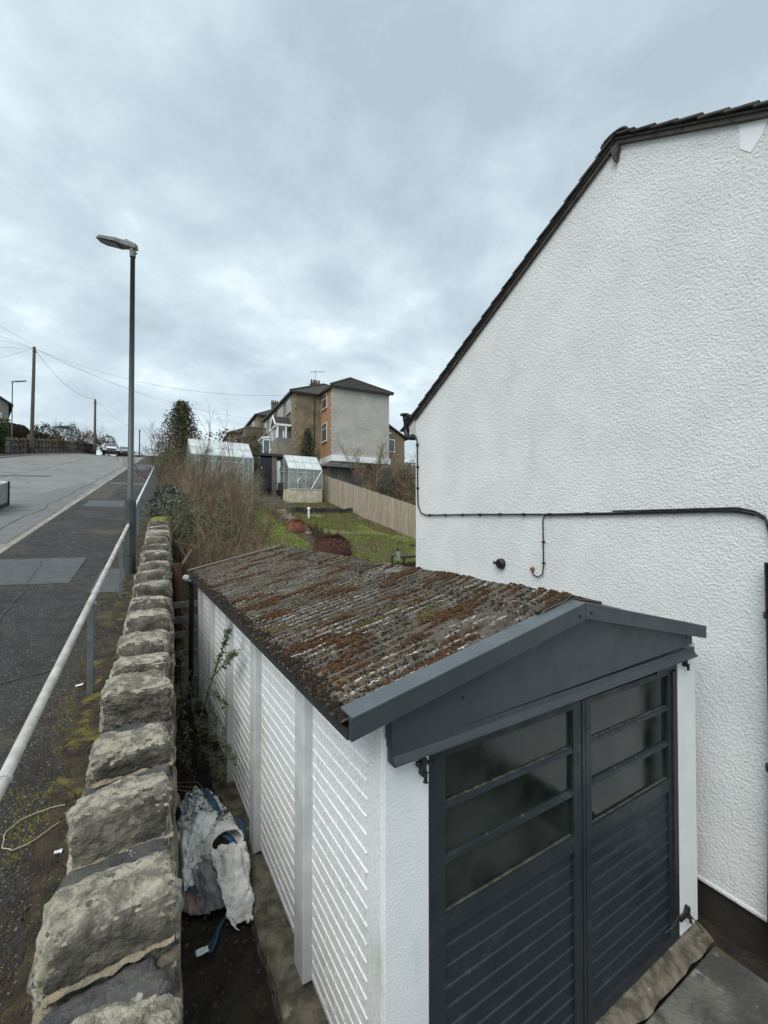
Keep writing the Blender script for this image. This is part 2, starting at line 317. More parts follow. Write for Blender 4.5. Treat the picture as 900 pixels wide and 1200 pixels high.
# ------------------------------------------------------------------ terrain
def zgarden(x, y):
    if y < 6.4: return .18
    a = .18 + .16 * sst(y, 6.4, 7.2) + .2 * max(0, y - 7)
    if y > 27.4:
        st = sst(y, 27.6, 28.3)
        hi = 7.0 + .16 * (y - 28)
        if x > 10.9: st = sst(y, 30.2, 34); hi = 7.6
        a = a * (1 - st) + hi * st
    return a
def zground(s, c):
    p = RU * s + RC * c; x, y = p.x, p.y
    zp = zr(s) - .12
    g = zgarden(x, y)
    if s > 36: g = max(g if c < 12 else 0, zr(s) + 1.5)
    if y < 6.75 and c > 0 and x < 12: g = -.45
    if y < 1.4 and c > .5: g = -.45
    if s < 10.8: w = sst(c, -.32, -.12)
    else:
        k = sst(s, 10.8, 13); k2 = sst(s, 26, 40)
        w = sst(c, -.32 + .1 * k, -.12 + 2.0 * k + 5 * k2)
    z = zp * (1 - w) + g * w
    if c < -13.6: z += .05 * (-c - 13.6)
    return z
def axis(stops):
    out = [stops[0][0]]
    for (a, st), (b, _) in zip(stops, stops[1:]):
        n = max(1, round((b - a) / st)); out += [a + (b - a) * (i + 1) / n for i in range(n)]
    return out
def build_terrain():
    S = axis([(-300, 40), (-20, 2), (-4, .5), (1, .12), (8, .4), (27, .2), (30, .6), (64, 3), (100, 40), (900, 1)])
    Cc = axis([(-400, 40), (-40, 3), (-14, 1), (-1, .12), (1, .3), (14, 1.5), (26, 6), (60, 60), (600, 1)])
    mb = MB(); n = len(Cc)
    for s in S:
        for c in Cc:
            z = zground(s, c)
            if s > 10 and c > .3 or (1.4 < s < 10 and c > 0): z += .05 * nz(s * .9, c * .9) * (1 if s < 60 else 0)
            mb.v.append(rs(s, c, z))
    for i in range(len(S) - 1):
        for j in range(n - 1): mb.f.append((i * n + j, i * n + j + 1, (i + 1) * n + j + 1, (i + 1) * n + j))
    tag(obj('ground', mb, TERR, smooth=True), kind='structure')
build_terrain()
def strip(name, sa, ca, m, dz=0, parent=None, kind='structure', camber=0):
    mb = MB(); n = len(ca[0]) if isinstance(ca, list) and isinstance(ca[0], (list, tuple)) else len(ca)
    for s in sa:
        row = ca(s) if callable(ca) else ca
        for c in row: mb.v.append(rs(s, c, zr(s) + dz))
    w = len(ca(sa[0])) if callable(ca) else len(ca)
    for i in range(len(sa) - 1):
        for j in range(w - 1): mb.f.append((i * w + j, i * w + j + 1, (i + 1) * w + j + 1, (i + 1) * w + j))
    o = obj(name, mb, m, parent, smooth=True)
    if kind: o['kind'] = kind
    return o
SS = axis([(-12, 2), (0, 1), (50, .8), (78, 10), (160, 1)])
def fwc(s): return -13.1 + max(0, min(s, 66) - 50) * .28
def cl(s): return -11.4 + max(0, min(s, 66) - 50) * .22
class CA:
    pass
def strip2(name, f0, f1, m, dz, n=8, parent=None):
    mb = MB()
    for s in SS:
        a, b = f0(s), f1(s)
        for j in range(n + 1): c = a + (b - a) * j / n; mb.v.append(rs(s, c, zr(s) + dz))
    for i in range(len(SS) - 1):
        for j in range(n): k = i * (n + 1) + j; mb.f.append((k, k + 1, k + n + 2, k + n + 1))
    o = obj(name, mb, m, parent, smooth=True); 
    if not parent: o['kind'] = 'structure'
    return o
road = strip2('road', cl, lambda s: -2.74, ROAD, -.105)
pavement = strip2('pavement', lambda s: -2.62, lambda s: -.36 - .15 * sst(s, 11, 14), PAVE, 0, 6)
far_pavement = strip2('far_pavement', lambda s: min(cl(s) - .5, fwc(s)), lambda s: cl(s) - .13, PAVE, 0, 3)
# kerb stones
kerb = thing('kerb', rs(0, -2.68, .6), None, None); kerb['kind'] = 'structure'
def kerbline(fc, s0, s1, parent, L=.915):
    s = s0
    while s < s1:
        mb = MB(); a, b = s + .006, s + L - .006
        za, zb = zr(a), zr(b); ca, cb = fc(a), fc(b)
        mb.hexa([rs(a, ca - .06, za - .2), rs(a, ca + .06, za - .2), rs(b, cb + .06, zb - .2), rs(b, cb - .06, zb - .2),
                 rs(a, ca - .045, za + .006), rs(a, ca + .06, za + .006), rs(b, cb + .06, zb + .006), rs(b, cb - .045, zb + .006)])
        obj('kerb_stone', mb, KERB, parent, bevel=.008); s += L
kerbline(lambda s: -2.68, 5, 64, kerb)
fk = thing('far_kerb', rs(40, -12, zr(40)), None, None); fk['kind'] = 'structure'
kerbline(lambda s: cl(s) - .07, 34, 66, fk)
def patch(pts, m, dz=.005, name='asphalt_patch', parent=pavement):
    mb = MB(); mb.add([rs(s, c, zr(s) + dz) for s, c in pts], [tuple(range(len(pts)))]); return obj(name, mb, m, parent)
patch([(7.75, -2.6), (7.62, -1.3), (9.15, -1.30), (9.2, -2.6)], PATCH)
patch([(15.6, -2.35), (15.55, -.95), (17.1, -1.0), (17.1, -2.38)], PATCH)
patch([(7.1, -.98), (7.05, -.62), (8.3, -.62), (8.3, -.98)], PATCH)
patch([(23.0, -2.5), (22.8, -.9), (23.9, -.9), (24.0, -2.5)], PATCH)
patch([(34, -2.5), (34, -.9), (41, -.95), (41, -2.5)], PATCH)
patch([(17.4, -2.62), (17.4, -1.9), (22.7, -1.9), (22.7, -2.62)], mat('brown_stained_asphalt', (.07, .058, .042), (.05, .045, .038), 3, rough=.9), .004)
mb = MB()
for k in range(12):
    a = 12 + k * 1.2
patch([(11, -5.2), (11, -2.9), (17, -2.95), (24, -3.1), (24, -3.6), (14, -5.0)], mat('dark_road_repair', (.16, .158, .155), (.14, .138, .135), 3, rough=.9), -.098, 'asphalt_patch', road)
patch([(26, -8.5), (27, -5.5), (27.6, -5.5), (26.6, -8.6)], PATCH, -.098, 'asphalt_patch', road)
CRK = mat('tar_seam', (.035, .034, .033), (.06, .058, .055), 9, rough=.8)
def seam(s0, c0, s1, c1, dz, parent, w=.012, jit=.06):
    mb = MB(); n = 40; ps = []
    for i in range(n + 1):
        f = i / n; s = s0 + (s1 - s0) * f; c = c0 + (c1 - c0) * f; j = jit * nz(s * 2.1, c * 2.3, 4) + jit * .4 * nz(s * 9, c * 7, 6); ww = w * (.6 + .8 * abs(nz(s * 5, c * 5, 2)))
        a = math.atan2(c1 - c0, s1 - s0); ds, dc = -sin(a), cos(a); ps.append((s + ds * j, c + dc * j, ds * ww, dc * ww))
    for (s, c, ds, dc) in ps: mb.v += [rs(s - ds, c - dc, zr(s - ds) + dz), rs(s + ds, c + dc, zr(s + ds) + dz)]
    for i in range(n): mb.f.append((2 * i, 2 * i + 1, 2 * i + 3, 2 * i + 2))
    obj('crack', mb, CRK, parent)
for q_ in ((9.4, -2.6, 9.7, -.5), (4.2, -2.6, 4.9, -.9), (13.2, -2.6, 13.0, -.5), (18.6, -2.6, 18.8, -.6), (5, -1.6, 9, -1.9)): seam(*q_, .0075, pavement)
for q_ in ((8, -3.4, 40, -3.2), (14, -9.5, 15.5, -3), (20, -7, 52, -6.9), (24, -11, 26, -7), (30, -10.8, 33, -3.3), (10, -6, 22, -5.6)): seam(*q_, -.094, road, .02, .15)
# moss strip & debris at the foot of the wall
def blob(mb, p, r, n=5, flat=.5):
    """cheap low dome"""
    base = len(mb.v); k = n
    a0 = random.random() * 6
    top = V(p) + V((0, 0, r * flat)); mb.v.append(top)
    for ring, (rr, zz) in enumerate(((.6, .8), (1, .0))):
        for i in range(k):
            a = a0 + 2 * pi * i / k; q = rr * r * random.uniform(.75, 1.2)
            mb.v.append(V(p) + V((cos(a) * q, sin(a) * q, zz * r * flat)))
    for i in range(k):
        mb.f.append((base, base + 1 + i, base + 1 + (i + 1) % k))
        mb.f.append((base + 1 + i, base + 1 + k + i, base + 1 + k + (i + 1) % k, base + 1 + (i + 1) % k))
VERGE = mat('mossy_silt', (.055, .040, .022), (.022, .017, .012), 9, rough=1, bump=1, bscale=90, bdist=.012, spots=[((.13, .115, .02), 6, .54, .68), ((.24, .22, .18), 70, .64, .68)])
mb = MB(); mb.grid(160, 6, lambda u, v: rs(1 + 12 * u, -.36 - v * (.26 + .22 * nz(u * 14, 3) + .10 * nz(u * 50, 5)), zr(1 + 12 * u) + .010 * (1 - v) + .004)); obj('silt_strip', mb, VERGE, pavement, smooth=True)
mA, mB2 = MB(), MB()
MOSSY = mat('yellow_green_moss', (.15, .13, .020), (.055, .05, .013), 9, rough=1, bump=1, bscale=150, bdist=.01)
MOSSB = mat('brown_moss_litter', (.07, .045, .025), (.035, .025, .015), 12, rough=1, bump=1, bscale=150, bdist=.01)
for i in range(26000):
    s = 1.3 + 11.7 * random.random() ** 1.3; w = .12 + .22 * (nz(s * 1.1, 3.3) + .5)
    c = -.41 - abs(random.gauss(0, w))
    if c < -1.0: continue
    yl = nz(s * 1.8, c * 4, 5) + .05
    blob(mA if yl > 0 and s > 2.6 else mB2, rs(s, c, zr(s) - .002), random.uniform(.003, .011), 5, .7)
tag(obj('moss', mA, MOSSY, at=rs(5, -.5, zr(5))), kind='stuff', label='yellow green moss along the foot of the stone wall')
tag(obj('moss', mB2, MOSSB, at=rs(4, -.5, zr(4))), kind='stuff', label='brown moss and grit on the pavement edge by the wall')
# grit on the pavement
mb = MB()
for i in range(9000):
    s = 1.1 + 9 * random.random() ** 1.5; c = random.uniform(-2.6, -.5)
    if nz(s * .8, c * 1.6, 2) < random.uniform(-.1, .25): continue
    r = random.uniform(.002, .006); p = rs(s, c, zr(s) + .001)
    mb.add([p + V((r, 0, 0)), p + V((0, r, 0)), p + V((-r, 0, 0)), p + V((0, -r, 0)), p + V((0, 0, r * .7))], [(0, 1, 4), (1, 2, 4), (2, 3, 4), (3, 0, 4)])
GRIT = mat('pale_grit', (.36, .35, .32), (.15, .145, .13), 60, rough=.9)
tag(obj('grit', mb, GRIT, at=rs(4, -1.5, zr(4))), kind='stuff', label='pale grit scattered over the pavement')
mb = MB()
for i in range(450):
    s = random.uniform(1.3, 6); c = -.42 - abs(random.gauss(0, .16)); p = rs(s, c, zr(s) + .012); mb.leaf(p, random.uniform(.008, .024))
tag(obj('leaf_litter', mb, LEAFB, at=rs(3, -.5, zr(3))), kind='stuff', label='dead brown leaves against the foot of the stone wall')
# ------------------------------------------------------------------ stone wall with coping
wall = thing('stone_wall', rs(5, -.17, zr(5)), 'rubble stone retaining wall with upright sandstone coping running uphill between pavement and garage', 'wall')
mb = MB()
for a, b in zip(range(-2, 11), range(-1, 12)):
    b = min(b, 11.45)
    mb.hexa([rs(a, -.36, -.3), rs(a, .03, -.3), rs(b, .03, -.3), rs(b, -.36, -.3), rs(a, -.36, zr(a) + .24), rs(a, .03, zr(a) + .24), rs(b, .03, zr(b) + .24), rs(b, -.36, zr(b) + .24)])
obj('wall_core', mb, mat('dark_joint_mortar', (.10, .085, .062), (.05, .042, .032), 9, rough=1, bump=1, bscale=50, bdist=.02), wall)
edges = [1.0, 1.20, 1.37, 1.62, 1.80, 2.10, 2.27, 2.58, 2.77, 3.07, 3.31, 3.80, 4.19, 4.76, 5.30, 5.78, 6.34, 6.86, 7.45, 7.94, 8.45, 8.91, 9.38, 9.86, 10.35, 10.88, 11.42]
kinds = 'LDLDLDLDLDLLLLLLLLLLLLLLLM'
CM = [stone_mesh('coping_stone', 21, i + 1, .15, 6) for i in range(7)] + [stone_mesh('coping_stone', 9, i + 11, .16, 3.6) for i in range(7)]
for i, k in enumerate(kinds):
    a, b = edges[i], edges[i + 1]; s = (a + b) / 2; th = (b - a)
    hgt = random.uniform(.30, .36) if k != 'D' else .22
    top = zr(s) + (.45 if k != 'D' else .34) + random.uniform(-.03, .03)
    if i > 10: top -= .03
    wdt = random.uniform(.395, .44) if k != 'D' else .40
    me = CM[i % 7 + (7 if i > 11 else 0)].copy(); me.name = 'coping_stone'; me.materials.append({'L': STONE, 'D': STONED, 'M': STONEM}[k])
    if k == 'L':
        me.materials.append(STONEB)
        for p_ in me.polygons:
            if p_.normal.y + .35 * NZ.noise(p_.center * 5 + V((i, 0, 0))) < -.62: p_.material_index = 1  # faces turned downhill take the darker stone
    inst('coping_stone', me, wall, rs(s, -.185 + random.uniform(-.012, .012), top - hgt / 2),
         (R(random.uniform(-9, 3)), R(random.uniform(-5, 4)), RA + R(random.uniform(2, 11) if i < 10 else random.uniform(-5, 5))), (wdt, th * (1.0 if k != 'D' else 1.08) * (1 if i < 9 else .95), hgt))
# mortar beads where the low dark stones meet their taller neighbours
for i, k in enumerate(kinds[:11]):
    if k != 'D' or i in (9,): continue
    s = edges[i + 1] - .012; z = zr(s) + .335; ph = R(7)
    mb = MB()
    mb.grid(24, 4, lambda u, v: rs(s + .012 * (v - .5) * 2 * (1 + nz(u * 7, i)) + (u - .5) * .41 * math.tan(ph) + .010 * nz(u * 9, i, 3), -.36 + u * .39, z + .013 * sin(v * pi) + .016 * nz(u * 9, v * 3, i) - .016))
    obj('mortar_joint', mb, MORTAR, wall, smooth=True)
FM = [stone_mesh('face_stone', 2, i + 20, .16, 6) for i in range(6)]
for m_ in FM: m_.materials.append(WALLST)
def facing(c, s0, s1, zlo, lens, hh, lim, dzt=.24):
    cnt = 0; row = 0; zoff = 0
    while True:
        s = s0 + random.uniform(-.2, 0); any_ = False
        while s < s1:
            L = random.uniform(*lens); h = hh * random.uniform(.85, 1.05); sm = s + L / 2
            ztop = zr(sm) + dzt - row * hh
            if ztop > zlo + .02 and cnt < lim:
                inst('face_stone', FM[random.randrange(6)], wall, rs(sm, c + random.uniform(-.012, .012), ztop - h / 2), (0, R(random.uniform(-4, 4)), RA), (.11, L * .98, h * .97)); any_ = True; cnt += 1
            s += L
        row += 1
        if not any_ or row > 14: break
facing(-.005, 1.0, 11.4, .15, (.24, .46), .17, 190)
facing(-.355, 1.3, 11.4, .0, (.26, .5), .15, 60, .25)
# end of wall: the cut stone face toward the hill is behind ivy
# ------------------------------------------------------------------ guard rail
gr = thing('guard_rail', rs(4.3, -.58, zr(4.3)), 'pale tubular steel handrail on grey posts beside the stone wall in the foreground', 'railing')
mb = MB(); mb.tube([rs(s, -.58, zr(s) + .80) for s in (-.6, 2, 4.3, 6.2, 8.12)], .024, 12)
obj('handrail', mb, GALV, gr, smooth=True)
for s in (4.35, 6.85):
    mb = MB(); p = rs(s, -.585, 0); q = .022
    mb.box(p.x - q, p.x + q, p.y - q, p.y + q, zr(s) - .1, zr(s) + .765); obj('rail_post', mb, STEELP, gr, bevel=.003)
    mb = MB(); mb.tube([rs(s, -.58, zr(s) + .76), rs(s, -.58, zr(s) + .778)], .034, 10); obj('saddle_bracket', mb, GALV, gr)
for s in (4.55, 2.2, 6.4):
    mb = MB(); mb.tube([rs(s - .012, -.58, zr(s) + .798), rs(s + .012, -.58, zr(s) + .802)], .029, 12); obj('rail_collar', mb, GALV, gr)
mb = MB(); mb.tube([rs(8.08, -.58, zr(8.08) + .8), rs(8.13, -.58, zr(8.13) + .8)], .03, 10); obj('end_cap', mb, GALV, gr)
g2 = thing('guard_rail', rs(20, -.7, zr(20)), 'long white handrail running up the hill beyond the lamp post', 'railing')
mb = MB(); mb.tube([rs(s, -.62 - .005 * (s - 10), zr(s) + .80) for s in range(10, 63, 2)], .026, 8); obj('handrail', mb, RAILN, g2, smooth=True)
for s in range(11, 62, 3):
    mb = MB(); p = rs(s, -.62 - .005 * (s - 10), 0); mb.box(p.x - .022, p.x + .022, p.y - .022, p.y + .022, zr(s) - .1, zr(s) + .78); obj('rail_post', mb, STEELP, g2)
# ------------------------------------------------------------------ street lamps
def street_lamp(at, zb, h, wid, arm, face, label):
    t = thing('street_lamp', (at.x, at.y, zb), label, 'street lamp', 'street lamps along the hill road')
    def T(x, y, z): c_, s_ = cos(face), sin(face); return V((at.x + x * c_ - y * s_, at.y + x * s_ + y * c_, zb + z))
    mb = MB(); mb.tube([T(0, 0, -.1), T(0, 0, 1.16), T(0, 0, 1.2), T(0, 0, 1.205)], [wid, wid, wid * .95, wid * .6], 16); obj('lamp_base', mb, LAMPM, t, smooth=False)
    mb = MB(); mb.box(-.001, .001, -.001, .001, 0, 0.001)
    mb = MB(); mb.hexa([T(-.05, -wid - .004, .3), T(.05, -wid - .004, .3), T(.05, -wid + .03, .3), T(-.05, -wid + .03, .3), T(-.05, -wid - .004, .85), T(.05, -wid - .004, .85), T(.05, -wid + .03, .85), T(-.05, -wid + .03, .85)]); obj('access_door', mb, LAMPM, t, bevel=.004)
    mb = MB(); mb.tube([T(0, 0, 1.2), T(0, 0, h)], [wid * .56, wid * .42], 14); obj('lamp_column', mb, LAMPM, t, smooth=True)
    mb = MB(); mb.tube([T(0, 0, h - .12), T(0, 0, h + .03)], wid * .55, 12); mb.tube([T(.03, 0, h - .06), T(.07, 0, h - .06)], .014, 6); obj('spigot', mb, LAMPG, t)
    # lantern head: flat tapering body reaching toward the road (local -x), lifted at its outer end
    prof = [(.06, .10, .05), (-.02, .125, .055), (-.16, .11, .085), (-.24, .105, .12), (-arm, .085, .10), (-arm - .06, .04, .06)]
    mb = MB(); k = len(prof)
    tl = .24
    for x, hh, ww in prof:
        z0 = h + .02 - x * tl * 1.0
        for (yy, zz) in ((-ww, .0), (-ww, hh * .45), (-ww * .6, hh * .8), (ww * .6, hh * .8), (ww, hh * .45), (ww, 0)): mb.v.append(T(x, yy, z0 + zz))
    for i in range(k - 1):
        for j in range(6): mb.f.append((i * 6 + j, (i + 1) * 6 + j, (i + 1) * 6 + (j + 1) % 6, i * 6 + (j + 1) % 6))
    mb.f.append(tuple(range(6))); mb.f.append(tuple(range((k - 1) * 6, k * 6))[::-1])
    obj('lantern', mb, LAMPG, t)
    mb = MB(); a, b = -.22, -arm + .02
    mb.hexa([T(b, -.08, h + .015 - b * tl - .012), T(a, -.08, h + .015 - a * tl - .012), T(a, .08, h + .015 - a * tl - .012), T(b, .08, h + .015 - b * tl - .012),
             T(b, -.08, h + .015 - b * tl), T(a, -.08, h + .015 - a * tl), T(a, .08, h + .015 - a * tl), T(b, .08, h + .015 - b * tl)]); obj('lens', mb, LENSM, t)
    mb = MB(); p = T(-.1, 0, h + .14); mb.tube([p, p + V((0, 0, .02))], .03, 8); obj('photocell', mb, LAMPG, t)
    return t
street_lamp(rs(7.98, -.56, 0), zr(7.98), 5.28, .082, .50, -R(30), 'tall grey green street lamp standing on the pavement by the stone wall')
street_lamp(rs(47.8, -12.35, 0), zr(47.8), 6.3, .08, .9, pi * 1.0, 'small distant street lamp across the road beside the telegraph pole')
# ------------------------------------------------------------------ garage
ga = thing('garage', (2.15, 1.5, 0), 'white precast concrete garage with mossy corrugated roof and dark grey double doors', 'garage')
XL, XR, YF, YB = .875, 3.44, 1.48, 6.55
GT = 2.02
# left wall panels with raised course lines
posts = [2.315, 3.39, 4.43, 5.5, 6.47]
spans = [(1.60, 2.24)] + [(a + .075, b - .075) for a, b in zip(posts, posts[1:])]
PB = .30
for pi_, (a, b) in enumerate(spans):
    mb = MB(); mb.box(XL, XL + .05, a - .02, b + .02, PB, GT)
    z = PB + .04; r = 0
    while z < GT - .05:
        # horizontal rib of each course, upper face sloped
        j = random.uniform(-.002, .002)
        ea, eb = a + random.uniform(.0, .012), b - random.uniform(.0, .012)
        mb.add([(XL, ea, z), (XL - .0055, ea, z + .0015), (XL - .005, ea, z + .004), (XL, ea, z + .009), (XL, eb, z + j), (XL - .0055, eb, z + .0015 + j), (XL - .005, eb, z + .004 + j), (XL, eb, z + .009 + j)],
               [(0, 4, 5, 1), (1, 5, 6, 2), (2, 6, 7, 3), (0, 1, 2, 3), (7, 6, 5, 4)])
        y = a + (.11 if r % 2 else .225) + random.uniform(-.01, .01)
        while y < b - .03:
            if random.random() < .8: mb.box(XL - .0045, XL, y - .003, y + .003, z + .0088, z + .0755)
            y += .225
        z += .0765; r += 1
    obj('wall_panel', mb, PANELW, ga)
for k, y in enumerate(posts):
    mb = MB(); mb.box(XL - .055, XL + .06, y - .075, y + .075, .28 + random.uniform(-.03, .02), GT - .01); obj('wall_post', mb, POSTW, ga, bevel=.01)
mb = MB(); mb.box(XL - .004, XL + .12, YF + .001, 1.60, .02, GT); obj('corner_post', mb, PANELW, ga, bevel=.008)
mb = MB(); mb.box(XL + .001, 1.098, YF - .012, YF + .12, -.02, 1.96); obj('front_pier', mb, WHITE, ga, bevel=.006)
mb = MB(); mb.box(3.20, XR, YF - .012, YF + .12, .03, 1.96); obj('front_pier', mb, WHITE, ga, bevel=.006)
mb = MB(); mb.box(XR - .06, XR - .002, YF + .125, YB, .0, GT); obj('side_wall', mb, PANELW, ga)
mb = MB(); mb.box(XL + .06, XR - .07, YB - .06, YB, .0, GT); obj('rear_wall', mb, PANELW, ga)
# floor slab and footing
mb = MB(); mb.grid(40, 4, lambda u, v: (.70 + .20 * v + (.025 * nz(u * 14, 1) if v < .1 else 0), 1.45 + u * 5.2, .27 + .012 * nz(u * 30, v * 4) - (.0 if v else .02)))
mb.grid(40, 3, lambda u, v: (.70 + .025 * nz(u * 14, 1) - .03 * (1 - v), 1.45 + u * 5.2, .10 + .15 * v + .012 * nz(u * 30, 0)))
obj('footing', mb, FOOT, ga, smooth=True)
mb = MB(); mb.box(.72, 3.42, 1.44, 6.5, -.3, -.005); obj('floor_slab', mb, FOOT, ga)
mb = MB(); mb.grid(50, 5, lambda u, v: (.9 + 2.54 * u, 1.50 - .13 * v + .025 * nz(u * 20, 2) * v, .012 - .05 * v * v + .012 * nz(u * 30, v * 5))); obj('door_sill', mb, FOOT, ga, smooth=True)
# corrugated sheets
RX, EX, RZ, EZ, Y0, Y1 = 2.05, .685, 2.395, 2.075, 1.455, 6.62
PIT = .0762
def corr(y): return .0100 * cos(2 * pi * y / PIT)
def sheet(xa, xb, za, zb, ya, yb, lift):
    mb = MB(); ny = int((yb - ya) / PIT * 9); nx = 10
    def fn(u, v):
        y = ya + (yb - ya) * u; x = xa + (xb - xa) * v
        return (x, y, za + (zb - za) * v + corr(y) + lift * (1 - u) + .004 * nz(x * 5, y * 5))
    mb.grid(ny, nx, fn); return mb
ys = Y0
k = 0
while ys < Y1 - .2:
    ye = min(ys + 1.06, Y1)
    for sx, (xa, za, xb, zb) in enumerate(((EX, EZ, RX, RZ), (3.42, EZ - .002, RX, RZ))):
        o = obj('roof_sheet', sheet(xa, xb, za, zb, ys, ye, .003), ASB, ga, smooth=True)
        md = o.modifiers.new('thick', 'SOLIDIFY'); md.thickness = .008; md.offset = 1
    ys = ye - .03; k += 1
# ridge caps
ys = Y0; RC_W = .26
while ys < Y1 - .2:
    ye = min(ys + 1.02, Y1)
    mb = MB()
    def fn(u, v):
        y = ys + (ye - ys) * u; w = (v - .5) * 2; x = RX + w * RC_W; ax = abs(w)
        cor = corr(y) * sst(ax, .3, .6)
        z = RZ + .018 - (ax * RC_W) * .2345 + .012 * max(0, 1 - ax * 5) + cor + (.006 if u < .07 else 0) - (.012 if ax > .98 else 0)
        return (x, y, z)
    mb.grid(70, 16, fn); o = obj('ridge_cap', mb, ASB, ga, smooth=True); md = o.modifiers.new('thick', 'SOLIDIFY'); md.thickness = .01; md.offset = 1
    mb = MB(); mb.tube([(RX + w * RC_W, ys + .01, RZ + .026 - abs(w) * RC_W * .2345) for w in (-1.05, -.8, -.5, -.2, 0, .2, .5, .8, 1.05)], .009, 6)
    obj('ridge_collar', mb, MOSSD, ga)
    ys = ye - .04
mb = MB(); mb.tube([(EX + .01 + t * (RX - EX) / 8, Y1 + .005, EZ + .03 + t * (RZ - EZ) / 8) for t in range(9)], .013, 5); obj('rear_verge_strip', mb, mat('grey_verge', (.2, .19, .17), rough=.9), ga)
# eave edge strip
mb = MB(); mb.box(EX + .02, EX + .045, Y0, Y1, EZ - .07, EZ - .028); obj('eaves_strip', mb, mat('dark_eaves_metal', (.03, .03, .03), rough=.6), ga)
mb = MB(); mb.box(EX + .045, XL + .05, Y0 + .03, Y1 - .05, GT - .02, GT + .005); obj('wall_plate', mb, WHITE, ga)
# moss and lichen clumps on the roof
def zroof(x, y):
    ax = abs(x - RX) / RC_W
    if ax < .98: return RZ + .018 - ax * RC_W * .2345 + .012 * max(0, 1 - ax * 5) + corr(y) * sst(ax, .3, .6)
    t = (x - EX) / (RX - EX); return EZ + (RZ - EZ) * t + corr(y) if t <= 1 else RZ - (x - RX) * .2345 + corr(y)
MB_ = {'r': MB(), 'g': MB(), 'd': MB(), 'l': MB()}
for i in range(150000):
    x = random.uniform(EX, 3.40); y = random.uniform(Y0 + .02, Y1)
    if y > 4.2 and random.random() < .35 or x > RX + .15 and random.random() < .5: continue
    n1 = nz(x * 2.6, y * 5.0, 1.0) + .45 * nz(x * 7, y * 14, 7)
    n2 = nz(x * 3.0, y * 6.4, 9.0) + .5 * nz(x * 5, y * 12, 2)
    n3 = nz(x * 1.4, y * 3.4, 17.0) + .6 * nz(x * 9, y * 22, 12)
    tr = cos(2 * pi * (y / PIT + .34)); cr_ = cos(2 * pi * (y / PIT + .02))      # moss low on near rib flanks, lichen on crests, to paint in rib shading
    edge = sst(x, EX + .11 + .08 * nz(y * 6, 1), EX)
    nearf = sst(y, 2.4, 1.5); z = zroof(x, y) + .004 * nz(x * 5, y * 5) + .0012; far = sst(y, 1.5, 3.5)
    lv = n1 + .26 * tr + .01 + .10 * nearf; n2 += .22 * tr
    if edge > .05 and random.random() < edge:
        blob(MB_['d'] if random.random() < .93 else MB_['g' if nz(y * 3, 8) > .2 else 'r'], (x, y, z), random.uniform(.006, .015), 5, .9)
    elif lv > .40: blob(MB_['r'], (x, y, z + min(.010, (lv - .40) * .05)), random.uniform(.005, .011), 5, .8)
    elif n2 > .46: blob(MB_['g'], (x, y, z), random.uniform(.004, .010), 5, .7)
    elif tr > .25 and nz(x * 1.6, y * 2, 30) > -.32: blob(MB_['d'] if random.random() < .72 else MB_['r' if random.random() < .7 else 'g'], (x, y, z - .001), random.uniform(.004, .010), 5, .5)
    elif n3 > .14 and cr_ > .2 and random.random() < .40:
        p = V((x, y, z + .0018)); rr_ = random.uniform(.003, .0065); nn = 5; b0 = len(MB_['l'].v)
        for q in range(nn): a = 2 * pi * q / nn; MB_['l'].v.append(p + V((cos(a) * rr_ * 2.2 * random.uniform(.4, 1.3), sin(a) * rr_, cos(a) * rr_ * 2.2 * .23)))
        MB_['l'].f.append(tuple(range(b0, b0 + nn)))
    elif random.random() < .02 + .06 * nearf: blob(MB_['d'], (x, y, z), random.uniform(.004, .009), 5, .6)
for k_, m_, nm, lb in (('r', MOSSR, 'roof_moss', 'rust brown moss cushions'), ('g', MOSSG, 'roof_moss', 'olive yellow moss'), ('d', MOSSD, 'roof_moss', 'black decayed moss, also shading the rib flanks'), ('l', LICH, 'roof_lichen', 'white lichen flakes')):
    obj(nm, MB_[k_], m_, ga, kind='stuff', label=lb)
